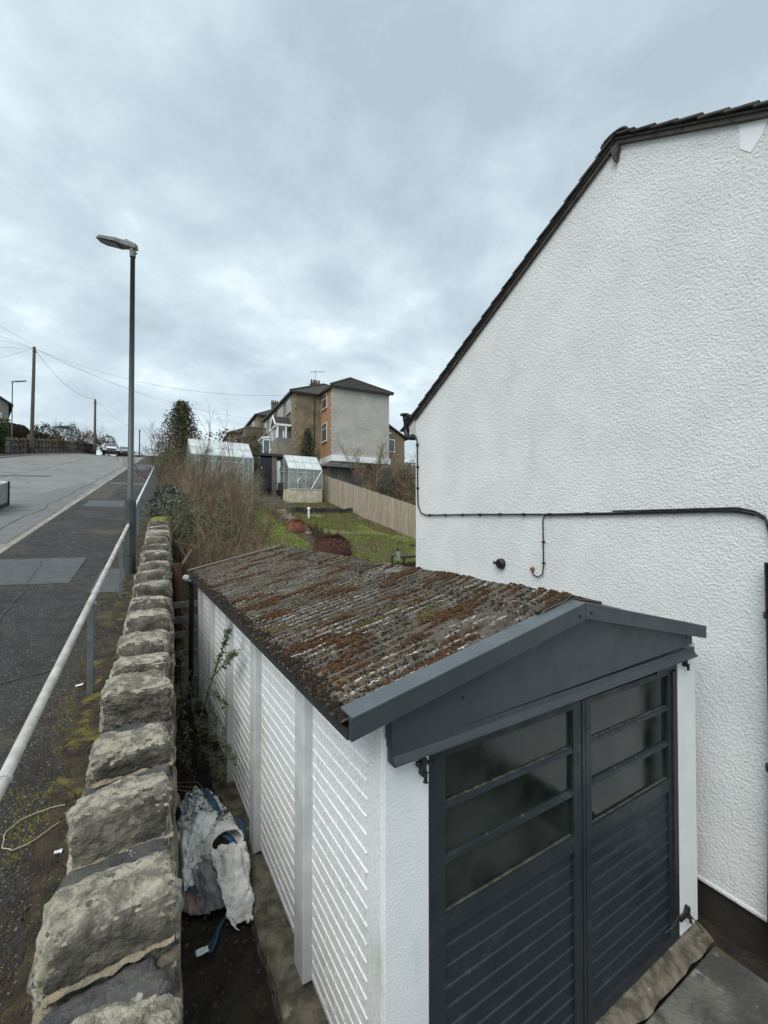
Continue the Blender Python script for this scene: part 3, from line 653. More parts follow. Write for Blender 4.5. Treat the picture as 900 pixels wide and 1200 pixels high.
# front gable
mb = MB()
gf = 1.425
mb.prism([(.885, gf, 1.93), (3.30, gf, 1.985), (3.30, gf, 2.075), (2.045, gf, 2.345), (.885, gf, 2.09)], (0, .05, 0))
obj('gable_board', mb, ANTH_SKYLIT, ga)
mb = MB()   # rounded nosing along the bottom of the gable board
prof = [(gf + .045, .058), (gf - .0005, .055), (gf - .001, .026), (gf - .008, .012), (gf - .020, .004), (gf - .022, -.004), (gf - .012, -.010), (gf + .045, -.010)]
a = [V((.89, y, 1.878 + z)) for y, z in prof]; b = [V((3.33, y, 1.905 + z)) for y, z in prof]
mb.add(a + b, [tuple(range(8)), tuple(range(8, 16))[::-1]] + [(i, i + 8, (i + 1) % 8 + 8, (i + 1) % 8) for i in range(8)])
obj('gable_nosing', mb, ANTH_SKYLIT, ga)
for (x0, z0, x1, z1) in ((.685, 2.125, 2.045, 2.40), (2.048, 2.40, 3.385, 2.105)):
    mb = MB()
    y0, y1 = 1.375, 1.40
    hgt = .086 if x0 < 1 else .082
    for (ya, yb, dz0, dz1) in ((y0, y1, -hgt, 0),):
        mb.hexa([(x0, ya, z0 + dz0), (x1, ya, z1 + dz0), (x1, yb, z1 + dz0), (x0, yb, z0 + dz0), (x0, ya, z0 - .004), (x1, ya, z1 - .004), (x1, yb, z1 - .004), (x0, yb, z0 - .004)])
    o = obj('bargeboard', mb, ANTH_SKYLIT, ga)
    mb = MB(); mb.hexa([(x0, y0 - .002, z0 - .0038), (x1, y0 - .002, z1 - .0038), (x1, 1.47, z1 - .002), (x0, 1.47, z0 - .002), (x0, y0 - .002, z0 + .002), (x1, y0 - .002, z1 + .002), (x1, 1.47, z1 + .005), (x0, 1.47, z0 + .005)])
    obj('verge_cap', mb, mat('verge_cap_skylit', (.095, .115, .125), (.075, .092, .102), 5, rough=.42), ga)  # cap colour lightened to paint skylight on the upward face
for x, z in ((2.00, 2.335), (2.10, 2.34)):
    mb = MB(); mb.tube([(x, 1.375, z), (x, 1.368, z)], .007, 8); obj('bolt_head', mb, BLACK, ga)
for x, z in ((3.22, 2.04), (1.25, 2.06)):
    mb = MB(); mb.tube([(x, gf, z), (x, gf - .005, z)], .006, 8); obj('bolt_head', mb, BLACK, ga)
# door head and frame
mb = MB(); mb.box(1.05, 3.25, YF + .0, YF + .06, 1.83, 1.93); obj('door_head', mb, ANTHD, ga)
mb = MB(); mb.box(2.92, 3.19, YF - .022, YF - .001, 1.86, 1.90)
mb = MB(); mb.box(2.93, 3.17, YF - .012, YF - .002, 1.825, 1.875); obj('head_plate', mb, ANTHD, ga, bevel=.002)
for x, z in ((2.99, 1.857), (3.02, 1.847), (3.09, 1.86)):
    mb = MB(); mb.tube([(x, YF - .013, z), (x, YF - .008, z)], .006, 8); obj('bolt_head', mb, BLACK, ga)
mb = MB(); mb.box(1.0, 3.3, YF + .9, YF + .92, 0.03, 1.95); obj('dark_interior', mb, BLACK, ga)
ZT, ZB = 1.835, .022
def door(x0, x1, gx0, gx1, hinge_left):
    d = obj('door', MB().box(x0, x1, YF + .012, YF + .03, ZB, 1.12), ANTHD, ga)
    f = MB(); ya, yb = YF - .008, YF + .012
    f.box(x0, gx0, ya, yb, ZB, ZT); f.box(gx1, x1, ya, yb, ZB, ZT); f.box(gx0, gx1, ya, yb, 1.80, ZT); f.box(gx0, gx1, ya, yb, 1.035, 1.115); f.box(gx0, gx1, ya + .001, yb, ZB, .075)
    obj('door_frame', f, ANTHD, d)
    # pressed panel with horizontal ribs
    p = MB(); z = 1.03; zs = []
    yb2 = YF + .008
    prof = []
    while z > .09:
        prof += [(yb2, z), (yb2, z - .060), (yb2 - .008, z - .064), (yb2 - .008, z - .068), (yb2 + .005, z - .073), (yb2 + .003, z - .079)]
        z -= .0895
    prof += [(yb2, .06)]
    for (y, zz) in prof: p.v += [V((gx0 - .002, y, zz)), V((gx1 + .002, y, zz))]
    for i in range(len(prof) - 1): p.f.append((2 * i, 2 * i + 1, 2 * i + 3, 2 * i + 2))
    obj('ribbed_panel', p, ANTHD, d)
    zz = [1.117, 1.345, 1.58, 1.80]
    for i in range(3):
        g = MB(); g.box(gx0, gx1, YF + .014, YF + .018, zz[i], zz[i + 1]); obj('pane', g, GRIMY, d)
    for z in zz[1:3]:
        b_ = MB(); b_.prism([(gx0, YF - .004, z + .010), (gx0, YF - .006, z - .012), (gx0, YF + .013, z - .014), (gx0, YF + .013, z + .016)], (gx1 - gx0, 0, 0)); obj('glazing_bar', b_, ANTHD, d)
    for z in (1.117, 1.355, 1.592):
        b_ = MB(); b_.grid(40, 1, lambda u, v: (gx0 + .004 + (gx1 - gx0 - .008) * u, YF + .0135 - .012 * (1 - v), z + (.002 if v < .5 else .003 + .007 * abs(nz(u * 22, z * 9)))))
        obj('putty_bead', b_, mat('grimy_putty', (.085, .082, .062), (.035, .035, .028), 40, rough=.9), d)
    sx = x0 + .025 if hinge_left else x1 - .025
    for z in [0.2 + .16 * i for i in range(11)]:
        b_ = MB(); b_.tube([(sx, ya, z), (sx, ya - .004, z)], .0055, 6); obj('rivet', b_, IRON, d)
    return d
door(1.10, 2.155, 1.19, 2.075, True)
door(2.185, 3.19, 2.235, 3.075, False)
mb = MB(); mb.box(2.150, 2.172, YF - .013, YF - .009, ZB, ZT); mb.box(2.156, 2.184, YF + .002, YF + .02, ZB, ZT); obj('meeting_strip', mb, ANTHD, ga)
mb = MB(); mb.box(3.112, 3.165, YF - .022, YF - .008, .2, 1.82); obj('hinge_channel', mb, IRON, ga)
def hook(x, z, s=1):
    mb = MB(); mb.box(x - .012, x + .012, YF - .04, YF - .008, z - .03 * s, z + .045); mb.box(x - .03, x + .025, YF - .035, YF - .015, z + .01, z + .03)
    mb.tube([(x, YF - .045, z - .05), (x, YF - .045, z - .01)], .009, 8); obj('door_hinge', mb, IRON, ga, bevel=.003)
hook(1.055, 1.80); hook(3.265, 1.86); hook(3.26, .17)
mb = MB(); mb.box(3.17, 3.26, YF - .03, YF - .018, .15, .185); obj('hinge_strap', mb, IRON, ga)
mb = MB(); mb.tube([(2.98, YF - .02, .17), (3.02, YF - .04, .20), (3.12, YF - .04, .23), (3.14, YF - .02, .22)], .006, 6); obj('door_handle', mb, IRON, ga)
mb = MB(); mb.tube([(3.27, YF - .04, .16), (3.30, YF - .07, .11), (3.32, YF - .09, .06)], .004, 5); obj('hook_wire', mb, IRON, ga)
# ------------------------------------------------------------------ yard, trench
def sheet_obj(name, x0, x1, y0, y1, fz, m, nx=30, ny=30):
    mb = MB(); mb.grid(nx, ny, lambda u, v: (x0 + (x1 - x0) * u, y0 + (y1 - y0) * v, fz(x0 + (x1 - x0) * u, y0 + (y1 - y0) * v)))
    return tag(obj(name, mb, m, smooth=True), kind='structure')
mb = MB(); mb.box(.2, 3.415, -6, 1.36, -.34, -.035); tag(obj('yard', mb, CONC, bevel=.012), kind='structure')
mb = MB(); mb.box(3.17, 3.41, -6, 1.33, -.3, -.003); 
sheet_obj('trench_floor', .08, .90, .9, 6.6, lambda x, y: .175 + .03 * nz(x * 6, y * 4) + .03 * nz(x * 15, y * 15) + (.03 * (y - 2) if y < 5 else .09), SOIL, 20, 120)
sheet_obj('gully_floor', 3.416, 3.72, -6, 7, lambda x, y: -.16 + .02 * nz(x * 6, y * 4), SOIL, 4, 60)
mb = MB()
for i in range(1500):
    x = random.uniform(.15, .75); y = random.uniform(1.7, 6.5); mb.leaf(V((x, y, .20 + .03 * (min(y, 5) - 2) + random.uniform(0, .03))), random.uniform(.012, .035))
tag(obj('trench_litter', mb, LEAFB, at=(.4, 3, .2)), kind='stuff', label='dead leaves and twigs on the floor between wall and garage')
# ------------------------------------------------------------------ near house
HX = 3.70
nh = thing('roughcast_house', (HX, 2.13, -.2), 'near house gable wall in white roughcast with tiled verge, seen beside the garage', 'house')
mb = MB(); prof = [(HX, -1.02, .14), (HX, 5.27, .14), (HX, 5.27, 4.36), (HX, 2.13, 6.19), (HX, -1.02, 4.36)]
mb.prism(prof, (7, 0, 0)); obj('gable_wall', mb, ROUGHCAST, nh)
mb = MB(); mb.box(HX + .03, HX + 6.9, -1.0, 5.25, -.4, .14); obj('plinth', mb, DARKW, nh)
mb = MB(); mb.box(HX - .012, HX + .03, -1.02, 5.27, .125, .155); obj('bell_drip', mb, ROUGHCAST, nh, bevel=.008)
# roof slabs
SL = (6.19 - 4.36) / 3.14; al = math.atan(SL)
for sg in (1, -1):
    mb = MB(); e = 3.36
    mb.prism([(HX - .05, 2.13, 6.198), (HX - .05, 2.13 + sg * e, 6.198 - e * SL), (HX - .05, 2.13 + sg * e, 6.216 - e * SL), (HX - .05, 2.13, 6.216)], (7.2, 0, 0)); obj('roof', mb, ROOFT, nh)
    mb = MB(); mb.prism([(HX - .035, 2.13, 6.162), (HX - .035, 2.13 + sg * 3.3, 6.162 - 3.3 * SL), (HX - .035, 2.13 + sg * 3.3, 6.196 - 3.3 * SL), (HX - .035, 2.13, 6.196)], (.034, 0, 0)); obj('undercloak', mb, mat('verge_mortar', (.10, .092, .078), (.05, .046, .04), 14, rough=.95, bump=.8, bscale=60), nh)
    t = .02; g = .165
    while t < 3.36:
        y = 2.13 + sg * t; z = 6.221 - t * SL
        for col, x0 in ((0, HX - .075), (1, HX + .10)):
            d = V((0, sg * cos(al), -sin(al))); n = V((0, sg * sin(al), cos(al)))
            p = V((x0, y, z + random.uniform(-.003, .004))) ; L = .27; tl = n * .010
            a = p + tl * 0 - d * .05; b = p + d * (g + .0) + n * .018
            mb = MB(); w = V((.172, 0, 0)); th = n * .013
            mb.hexa([a, a + w, b + w, b, a + th, a + w + th, b + w + th, b + th]); obj('roof_tile', mb, RTILE, nh)
        t += g
mb = MB()
y = 0
for i in range(5):
    mb = MB(); x0 = HX - .08 + i * .33
    mb.grid(2, 8, lambda u, v: (x0 + .32 * u, 2.13 + .11 * cos(pi * v), 6.185 + .05 * sin(pi * v))); o = obj('ridge_tile', mb, RTILE, nh, smooth=True); md = o.modifiers.new('t', 'SOLIDIFY'); md.thickness = .015
mb = MB(); mb.prism([(HX - .06, 2.10, 6.13), (HX - .06, 2.17, 6.15), (HX - .045, 2.158, 6.03), (HX - .045, 2.13, 6.01)], (.04, 0, 0)); obj('apex_bracket', mb, MATS['verge_mortar'], nh)
mb = MB(); mb.prism([(HX - .004, 1.26, 5.64), (HX - .004, 1.10, 5.565), (HX - .004, 1.14, 5.47), (HX - .004, 1.20, 5.40), (HX - .004, 1.26, 5.47)], (.01, 0, 0)); obj('smooth_patch', mb, SMOOTHPATCH, nh)
# gutter hopper and swan neck at far eave
mb = MB(); q = [V((HX - .02, 5.50, 4.40)), V((HX - .02, 5.50, 4.22)), V((HX - .02, 5.49, 4.17)), V((HX - .02, 5.45, 4.11)), V((HX - .02, 5.38, 4.09)), V((HX + .02, 5.30, 4.08))]
mb.tube(q, .042, 12); obj('swan_neck_pipe', mb, BLACK, nh, smooth=True)
mb = MB(); mb.tube([q[0] + V((0, 0, -.03)), q[0] + V((0, 0, .05))], [.052, .058], 12); mb.tube([q[0] + V((-.03, .0, .05)), q[0] + V((-.03, .0, .075))], .07, 12); obj('gutter_outlet', mb, BLACK, nh)
mb = MB(); mb.tube([(HX - .06, 5.47, 4.42), (HX + 6, 5.47, 4.42)], .055, 10); obj('gutter', mb, BLACK, nh)
mb = MB(); mb.box(HX - .03, HX, 5.27, 5.40, 4.13, 4.36); obj('eave_box', mb, mat('pale_grey_board', (.45, .46, .45), rough=.8), nh)
# cable run
cx = HX - .018
cab = [(cx, 5.31, 4.12), (cx, 5.24, 4.08), (cx, 5.21, 4.0), (cx, 5.20, 3.2), (cx, 5.19, 3.05), (cx, 5.12, 2.93), (cx, 5.0, 2.895), (cx, 3.8, 2.893), (cx, 2.9, 2.885), (cx, 2.2, 2.89), (cx, 1.75, 2.897), (cx, 1.45, 2.903), (cx, 1.30, 2.90), (cx, 1.2, 2.875), (cx, 1.14, 2.83), (cx, 1.11, 2.70), (cx, 1.10, 2.4)]
mb = MB(); mb.tube(cab, .010, 7); obj('cable', mb, BLACK, nh, smooth=True)
mb = MB(); mb.tube([(cx - .004, y, z + .016 * (1 + nz(y * 3, 1))) for (_, y, z) in cab[9:15]], .008, 6); obj('cable', mb, BLACK, nh, smooth=True)
mb = MB(); mb.tube([(cx - .002, y, z - .012) for (_, y, z) in cab[8:14]], .006, 6); obj('cable', mb, BLACK, nh, smooth=True)
mb = MB(); mb.tube([(cx, 2.86, 2.885), (cx, 2.93, 2.87), (cx, 2.95, 2.82), (cx, 2.945, 2.35), (cx, 2.96, 2.26), (cx, 3.02, 2.225), (cx, 3.08, 2.25), (cx, 3.09, 2.30)], .007, 7); obj('drop_cable', mb, mat('grey_brown_cable', (.03, .022, .02), rough=.5), nh, smooth=True)
mb = MB(); mb.tube([(HX + .01, 3.09, 2.31), (cx - .01, 3.09, 2.30)], .022, 8); obj('cable_bung', mb, TERRA, nh)
for (y, z) in [(5.205, 3.95), (5.20, 3.62), (5.20, 3.3), (4.9, 2.894), (4.55, 2.893), (4.2, 2.893), (3.88, 2.893), (3.55, 2.892), (3.2, 2.888), (2.86, 2.885), (2.45, 2.888), (2.08, 2.893), (1.70, 2.90), (1.50, 2.905), (1.3, 2.905), (2.945, 2.6), (2.945, 2.38)]:
    mb = MB(); s_ = .015 if y != 2.945 else .01; mb.box(cx - .016, HX + .01, y - s_, y + s_, z - s_, z + s_); obj('cable_clip', mb, BLACK, nh, bevel=.004)
mb = MB(); mb.tube([(HX + .02, 3.54, 2.32), (HX - .03, 3.54, 2.32), (HX - .05, 3.54, 2.315), (HX - .052, 3.54, 2.315)], [.062, .062, .050, .02], 16); mb.tube([(HX - .04, 3.60, 2.33), (HX - .06, 3.62, 2.33)], .02, 8); obj('wall_vent', mb, BLACK, nh)
mb = MB(); mb.tube([(HX - .07, 1.10, 2.55), (HX - .07, 1.09, 1.4), (HX - .07, 1.11, .20), (HX - .08, 1.11, .0)], .038, 12); obj('drainpipe', mb, BLACK, nh, smooth=True)
for z in (2.2, 1.2, .35):
    mb = MB(); mb.tube([(HX - .07, 1.10, z - .02), (HX - .07, 1.10, z + .02)], .046, 12); mb.box(HX - .07, HX + .01, 1.07, 1.13, z - .015, z + .015); obj('pipe_bracket', mb, BLACK, nh)
# ------------------------------------------------------------------ vegetation helpers
def branch(mb, p, d, L, r, depth, tips=None, spread=.6, kids=3, up=.15, wob=.12, n=4, seg=4):
    pts = [V(p)]; rr = [r]; d = V(d).normalized()
    for i in range(seg):
        d = (d + V((random.gauss(0, wob), random.gauss(0, wob), random.gauss(0, wob) + up * .3))).normalized()
        pts.append(pts[-1] + d * L / seg); rr.append(r * (1 - .62 * (i + 1) / seg))
    mb.tube(pts, rr, n if r > .006 else 3, cap=False)
    if tips is not None: tips += [pts[-1], pts[-2]] if depth <= 1 else []
    if depth > 0:
        for k in range(kids):
            i = random.randint(1, seg); q = pts[i]
            a = V((random.gauss(0, 1), random.gauss(0, 1), random.gauss(0, .6) + up)); a.normalize()
            branch(mb, q, d * (1 - spread) + a * spread, L * random.uniform(.45, .72), rr[i] * .6, depth - 1, tips, spread, kids, up, wob, n, max(2, seg - 1))
def leafcloud(mb, c, r, n, size, gap=.0, f=1.6, seed=0, hollow=.35):
    c = V(c); k = 0; t = 0
    while k < n and t < n * 6:
        t += 1
        q = V((random.gauss(0, 1), random.gauss(0, 1), random.gauss(0, 1))); q.normalize(); rad = (hollow + (1 - hollow) * random.random()) ** .5
        bump = 1 + .28 * NZ.noise(q * 2.2 + V((seed, seed, 0)))
        p = V((q.x * r[0], q.y * r[1], q.z * r[2])) * rad * bump
        if NZ.noise((c + p) * f + V((seed, 0, 0))) < gap: continue
        mb.leaf(c + p, size * random.uniform(.6, 1.3)); k += 1
def bare_tree(name, at, h, label, group=None, stems=1, m=BARK, tw=TWIG, r=.05, kids=4, depth=3, lean=.15, spread=.6, budm=None, cat='tree', up=.3, n=4, bs=.03):
    t = thing(name, at, label, cat, group); a = MB(); b = MB(); tips = []
    for i in range(stems):
        d = V((random.gauss(0, lean), random.gauss(0, lean), 1)).normalized()
        p = V(at) + V((random.gauss(0, .08 * stems ** .5), random.gauss(0, .08 * stems ** .5), -.05))
        pts = [p]; rr = [r]
        for k in range(7):
            d = (d + V((random.gauss(0, .07), random.gauss(0, .07), .04))).normalized(); pts.append(pts[-1] + d * h / 7); rr.append(r * (1 - .8 * (k + 1) / 7))
        a.tube(pts, rr, 6, cap=False)
        for k in range(2, 8):
            for _ in range(kids if k < 7 else 2):
                q = V((random.gauss(0, 1), random.gauss(0, 1), abs(random.gauss(0, .5)) + up)).normalized()
                branch(b, pts[k], q * spread + d * (1 - spread), h * random.uniform(.18, .38) * (1.15 - k / 9), rr[k] * .6 + .002, depth - 1, tips, .6, 3, up, .14, n)
    obj('trunk', a, m, t, smooth=True); obj('crown', b, tw, t)
    if budm:
        c = MB()
        for p in tips:
            for _ in range(2): c.leaf(p + V((random.gauss(0, .04), random.gauss(0, .04), random.gauss(0, .04))), bs)
        obj('buds', c, budm, t, kind='stuff')
    return t
def gz(x, y):
    s, c = sc_(x, y); return zground(s, c)
# thicket of bare shrubs between wall and lawn
spots = [(1.35, 8.6, 2.3, 9), (1.9, 10.2, 2.6, 10), (1.25, 11.3, 2.7, 10), (2.6, 12.2, 2.5, 10), (1.8, 13.6, 3.0, 10), (3.1, 14.8, 2.6, 10), (2.2, 16.5, 3.0, 9), (3.6, 17.6, 2.6, 9), (4.4, 19.4, 2.6, 9), (2.9, 19.5, 2.7, 8), (3.5, 22.3, 3.3, 10), (4.7, 22.6, 2.9, 9), (1.9, 18.4, 3.2, 9), (2.5, 9.3, 2.0, 8), (1.9, 15.2, 3.0, 10), (1.6, 21.5, 3.3, 9)]
lbl = ['bare twiggy shrub right behind the garage back corner', 'dense bare shrub second behind the garage', 'bare tan shrub against the ivy covered wall end', 'bare shrub at the edge of the bright lawn',
       'tallest tangle of bare twigs in the middle of the thicket', 'bare shrub leaning over the lawn edge', 'bare twigs rising in front of the conifer', 'olive budded shrub below the left greenhouse', 'low budded shrub at the top of the lawn beside the steps', 'bare shrub under the left end of the left greenhouse', 'tall bare shrub in front of the middle of the left greenhouse', 'bare shrub in front of the right end of the left greenhouse', 'bare shrub close to the handrail below the conifer', 'low bare shrub touching the garage rear roof edge', 'bare shrub just uphill of the ivy bush', 'bare shrub between the conifer and the left greenhouse']
for i, ((x, y, h, st), lb) in enumerate(zip(spots, lbl)):
    z = gz(x, y)
    bare_tree('bare_shrub', (x, y, z), h * random.uniform(.72, .98), lb, 'bare shrubs in the thicket by the wall', st, TWIG if i % 2 else BARK, TWIG if i % 3 else TWIGR, .019, 3, 3, .34, .62, SHRUB if i % 5 == 2 else None, 'shrub', .25, 3, .034)
# saplings
for (x, y, h, lb) in ((1.62, 8.9, 3.5, 'slim bare sapling nearest the garage with reddish twigs'), (2.45, 10.6, 4.1, 'tall thin bare sapling rising above the left greenhouse'), (1.5, 12.5, 3.6, 'slim bare sapling in front of the conifer')):
    bare_tree('bare_sapling', (x, y, gz(x, y)), h, lb, 'bare saplings', 1, BARK, TWIGR, .022, 3, 2, .05, .5, BUD, 'tree', .5, 4, .02)
# ivy bush at wall end
t = thing('ivy_bush', rs(13.2, 0, zr(13.2)), 'glossy dark ivy bush growing over the upper end of the stone wall', 'bush')
mb = MB()
for (s, c, h, r) in ((12.3, .0, .35, .42), (13.2, -.05, .4, .5), (14.2, .0, .45, .5), (15.3, .0, .4, .45), (12.6, .45, .1, .4)):
    leafcloud(mb, rs(s, c, zr(s) + h - .1), (r * .95, r * 1.1, .46), 1100, .075, -.1, 3)
obj('leaves', mb, IVY, t); mb = MB()
for i in range(12): branch(mb, rs(12 + i * .3, .1, zr(12) + .0), (random.gauss(0, .3), random.gauss(0, .3), 1), .7, .012, 1)
obj('stem', mb, BARK, t)
# hedge bank uphill beside the far rail
t = thing('rough_hedge', rs(24, .5, zr(24)), 'straggly brown hedge along the handrail further up the hill', 'hedge')
a, b = MB(), MB()
for s in [16 + i * .55 for i in range(66)]:
    cc = .1 + random.uniform(-.1, .35)
    for _ in range(6): branch(b, rs(s, cc + random.uniform(-.2, .6), zr(s) - .3), (random.gauss(0, .4), random.gauss(0, .4), 1), random.uniform(.6, 1.1) + (.5 if s < 30 else .3), .010, 2, None, .6, 3, .1, .14, 3, 3)
    leafcloud(a, rs(s, cc + .1, zr(s) + .1), (.35, .4, .5), 45, .06, -.2, 2)
obj('twigs', b, TWIG, t); obj('leaves', a, HEDB, t)
# conifers
def conifer(at, h, r, label, m, m2, n=4500, size=.16, name='conifer_tree', group=None):
    t = thing(name, at, label, 'tree', group); mb = MB(); mb.tube([V(at) - V((0, 0, .1)), V(at) + V((0, 0, h * .97))], [.09, .01], 7); obj('trunk', mb, BARK, t)
    a, b = MB(), MB()
    nb = int(n / 22)
    for k in range(nb):
        f = (k / nb) ** 1.25; z = h * (.04 + .93 * f); rad = r * ((1 - f) ** .62 * .95 + .03) * random.uniform(.72, 1.12); an = k * 2.399 + random.uniform(-.3, .3)
        d = V((cos(an), sin(an), .42)); tgt = b if nz(cos(an) * 1.2, sin(an) * 1.2, f * 2 + at[0]) > .12 else a
        base = V(at) + V((0, 0, z))
        for q in range(22):
            u = (q + random.random()) / 22; sp = .10 * rad + .10
            p = base + d * rad * u + V((random.gauss(0, sp * .6), random.gauss(0, sp * .6), random.gauss(0, sp * .7)))
            tgt.leaf(p, size * random.uniform(.6, 1.3))
    obj('foliage', a, m, t); obj('foliage', b, m2, t); return t
conifer((3.0, 33.0, 6.0), 5.2, 2.0, 'tall dark conifer with browned centre beside the left greenhouse', CONIF, CONIFB, 15000, .13)
conifer((12.1, 32.3, 7.0), 3.1, .95, 'small dark columnar cypress in front of the orange house wall', CONIF, CONIF, 4500, .13)
# ------------------------------------------------------------------ garden
def gpoint(x, y, dz=0): return V((x, y, zgarden(x, y) + dz))
def patchmesh(poly, m, name, dz, label=None, kind='structure', nz_=.03):
    # fan of a garden area polygon (x,y), gridded inside its bounds
    xs = [p[0] for p in poly]; ys_ = [p[1] for p in poly]
    def inside(x, y):
        c = False; j = len(poly) - 1
        for i in range(len(poly)):
            if (poly[i][1] > y) != (poly[j][1] > y) and x < (poly[j][0] - poly[i][0]) * (y - poly[i][1]) / (poly[j][1] - poly[i][1]) + poly[i][0]: c = not c
            j = i
        return c
    st = .3; mb = MB(); idx = {}
    nx = int((max(xs) - min(xs)) / st) + 1; ny = int((max(ys_) - min(ys_)) / st) + 1
    def vid(i, j):
        if (i, j) not in idx:
            x, y = min(xs) + i * st, min(ys_) + j * st; idx[(i, j)] = len(mb.v); s, c = sc_(x, y); mb.v.append(V((x, y, zground(s, c) + .05 * nz(s * .9, c * .9) + dz)))
        return idx[(i, j)]
    for i in range(nx):
        for j in range(ny):
            if inside(min(xs) + (i + .5) * st, min(ys_) + (j + .5) * st): mb.f.append((vid(i, j), vid(i + 1, j), vid(i + 1, j + 1), vid(i, j + 1)))
    o = obj(name, mb, m, smooth=True); o['kind'] = kind
    return o, inside
lawnL = [(2.6, 7.0), (5.1, 7.0), (5.6, 13), (5.5, 16.0), (5.7, 21), (5.0, 21.2), (3.9, 15), (2.8, 11)]
lawnR = [(5.8, 7.0), (10.4, 7.0), (10.4, 20.6), (7.0, 20.6), (6.7, 17.2), (6.6, 14)]
o1, in1 = patchmesh(lawnL, GRASS, 'lawn', .035)
o2, in2 = patchmesh(lawnR, GRASS, 'lawn', .035)
soilp = mat('garden_soil_leaf_litter', (.085, .062, .042), (.045, .034, .024), 5, rough=1, bump=1, bscale=20, bdist=.04, spots=[((.20, .17, .13), 12, .6, .7)])
patchmesh([(5.1, 7), (5.8, 7), (6.6, 14), (6.7, 17.2), (7.0, 20.6), (10.5, 20.6), (10.5, 24), (5.2, 24), (5.7, 21), (5.5, 16), (5.6, 13)], soilp, 'flower_bed', .03)
def blades(inside, x0, x1, y0, y1, n, m, label, hmax, cond=None):
    mb = MB(); k = 0
    while k < n:
        x, y = random.uniform(x0, x1), random.uniform(y0, y1)
        if not inside(x, y) or (cond and not cond(x, y)): k += .2; continue
        s, c = sc_(x, y); z = zground(s, c) + .05 * nz(s * .9, c * .9) + .03
        h = random.uniform(.3, 1) * hmax; a = random.random() * 6.28; w = .012 * y / 14
        mb.tri((x - cos(a) * w, y - sin(a) * w, z), (x + cos(a) * w, y + sin(a) * w, z), (x + random.gauss(0, .03), y + random.gauss(0, .03), z + h)); k += 1
    o = obj('grass', mb, m, at=((x0 + x1) / 2, (y0 + y1) / 2, zgarden(5, (y0 + y1) / 2))); tag(o, label, kind='stuff')
blades(in1, 2.6, 5.8, 8, 21.2, 26000, BLADE, 'bright green mown lawn grass on the left plot', .07)
blades(in2, 5.8, 10.4, 7, 20.6, 20000, BLADE, 'green grass on the right plot', .10, lambda x, y: nz(x * .6, y * .6, 3) > -.15 + (y - 12) * .05)
blades(in2, 5.8, 10.4, 7, 20.6, 22000, BLADED, 'rough brownish grass on the right plot', .13, lambda x, y: nz(x * .7, y * .7, 5) > -.2)
def all_(x, y): return not in1(x, y) and not in2(x, y)
blades(all_, .9, 10.4, 7.5, 24, 16000, BLADED, 'tufts of rough grass among the shrubs and bed edges', .16)
# heather mounds
def mound(x, y, r, h, m, label):
    at = gpoint(x, y); t = thing('heather', at, label, 'plant'); mb = MB()
    for i in range(2600):
        a = random.random() * 6.28; f = random.random() ** .5; el = random.random() ** .7
        d = V((cos(a) * (1 - el * .75), sin(a) * (1 - el * .75), el)).normalized(); p0 = at + V((cos(a), sin(a), 0)) * .25 * r * f
        q = at + V((d.x * r, d.y * r, d.z * h)) * random.uniform(.75, 1.08); w = .006
        mb.tri(q - d * .22 * r + V((w, 0, 0)) * 1.5, q - d * .22 * r - V((w, 0, 0)) * 1.5, q)
    obj('foliage', mb, m, t); mb = MB(); mb.grid(10, 12, lambda u, v: at + V((cos(6.2832 * v) * r * .85 * cos(u * 1.57), sin(6.2832 * v) * r * .85 * cos(u * 1.57), h * .82 * sin(u * 1.57)))); obj('stems', mb, m, t)
mound(5.85, 16.9, .52, .55, HEATH, 'orange red heather mound beside the garden path')
mound(5.95, 13.5, .80, .72, HEATHD, 'dark red brown dome shaped shrub just behind the garage roof')
for (x, y, lb) in ((6.0, 14.6, 'small dead shrub behind the dark dome shrub'), (6.05, 15.5, 'spindly bare plant between the two mounds')):
    bare_tree('bare_plant', gpoint(x, y), .6, lb, 'small bare bed plants', 4, TWIGR, TWIGR, .008, 3, 2, .3, .6, LEAFB, 'plant', .3, 3, .03)
# path slabs and steps
gp = thing('garden_path', gpoint(6.1, 19.5), 'narrow pale path of stone slabs climbing the garden', 'path')
for i in range(9):
    y = 16.4 + i * .62; x = 6.25 + .04 * i - (.05 if i % 2 else 0)
    mb = MB(); z = zgarden(x, y) + .1; mb.box(x - .17, x + .17, y - .27, y + .27, z - .1, z); obj('slab', mb, mat('pale_slab', (.40, .36, .30), (.26, .23, .19), 6, rough=.9, rand=.15), gp, bevel=.01)
st_ = thing('garden_steps', gpoint(6.9, 23.4), 'worn stone garden steps below the dark door', 'steps')
for i in range(5):
    y = 22.3 + i * .75; z = zgarden(6.9, y) + .12; mb = MB(); mb.box(6.25, 7.7, y, y + .4, z - .3, z + .03); obj('step', mb, GREYST, st_, bevel=.015)
bw = thing('bed_wall', gpoint(8.2, 20.9), 'low dark stone edging wall in front of the right greenhouse', 'wall')
for i in range(13):
    x = 6.95 + i * .265; mb = MB(); z = zgarden(x, 21) - .05; mb.box(x, x + .25, 20.75 + random.uniform(-.03, .03), 21.05, z, z + .32 + random.uniform(-.04, .04)); obj('edging_stone', mb, mat('dark_edging_stone', (.06, .055, .045), (.03, .028, .024), 6, rough=1, rand=.3), bw, bevel=.02)
wp = thing('garden_post', gpoint(7.3, 19.3), 'short white marker post standing in the rough grass', 'post')
mb = MB(); p = gpoint(7.3, 19.3); mb.tube([p, p + V((0, 0, .5))], .05, 8); obj('shaft', mb, UPVC, wp); mb = MB(); mb.tube([p + V((0, 0, .5)), p + V((0, 0, .6))], [.09, .06], 8); obj('cap', mb, UPVC, wp)
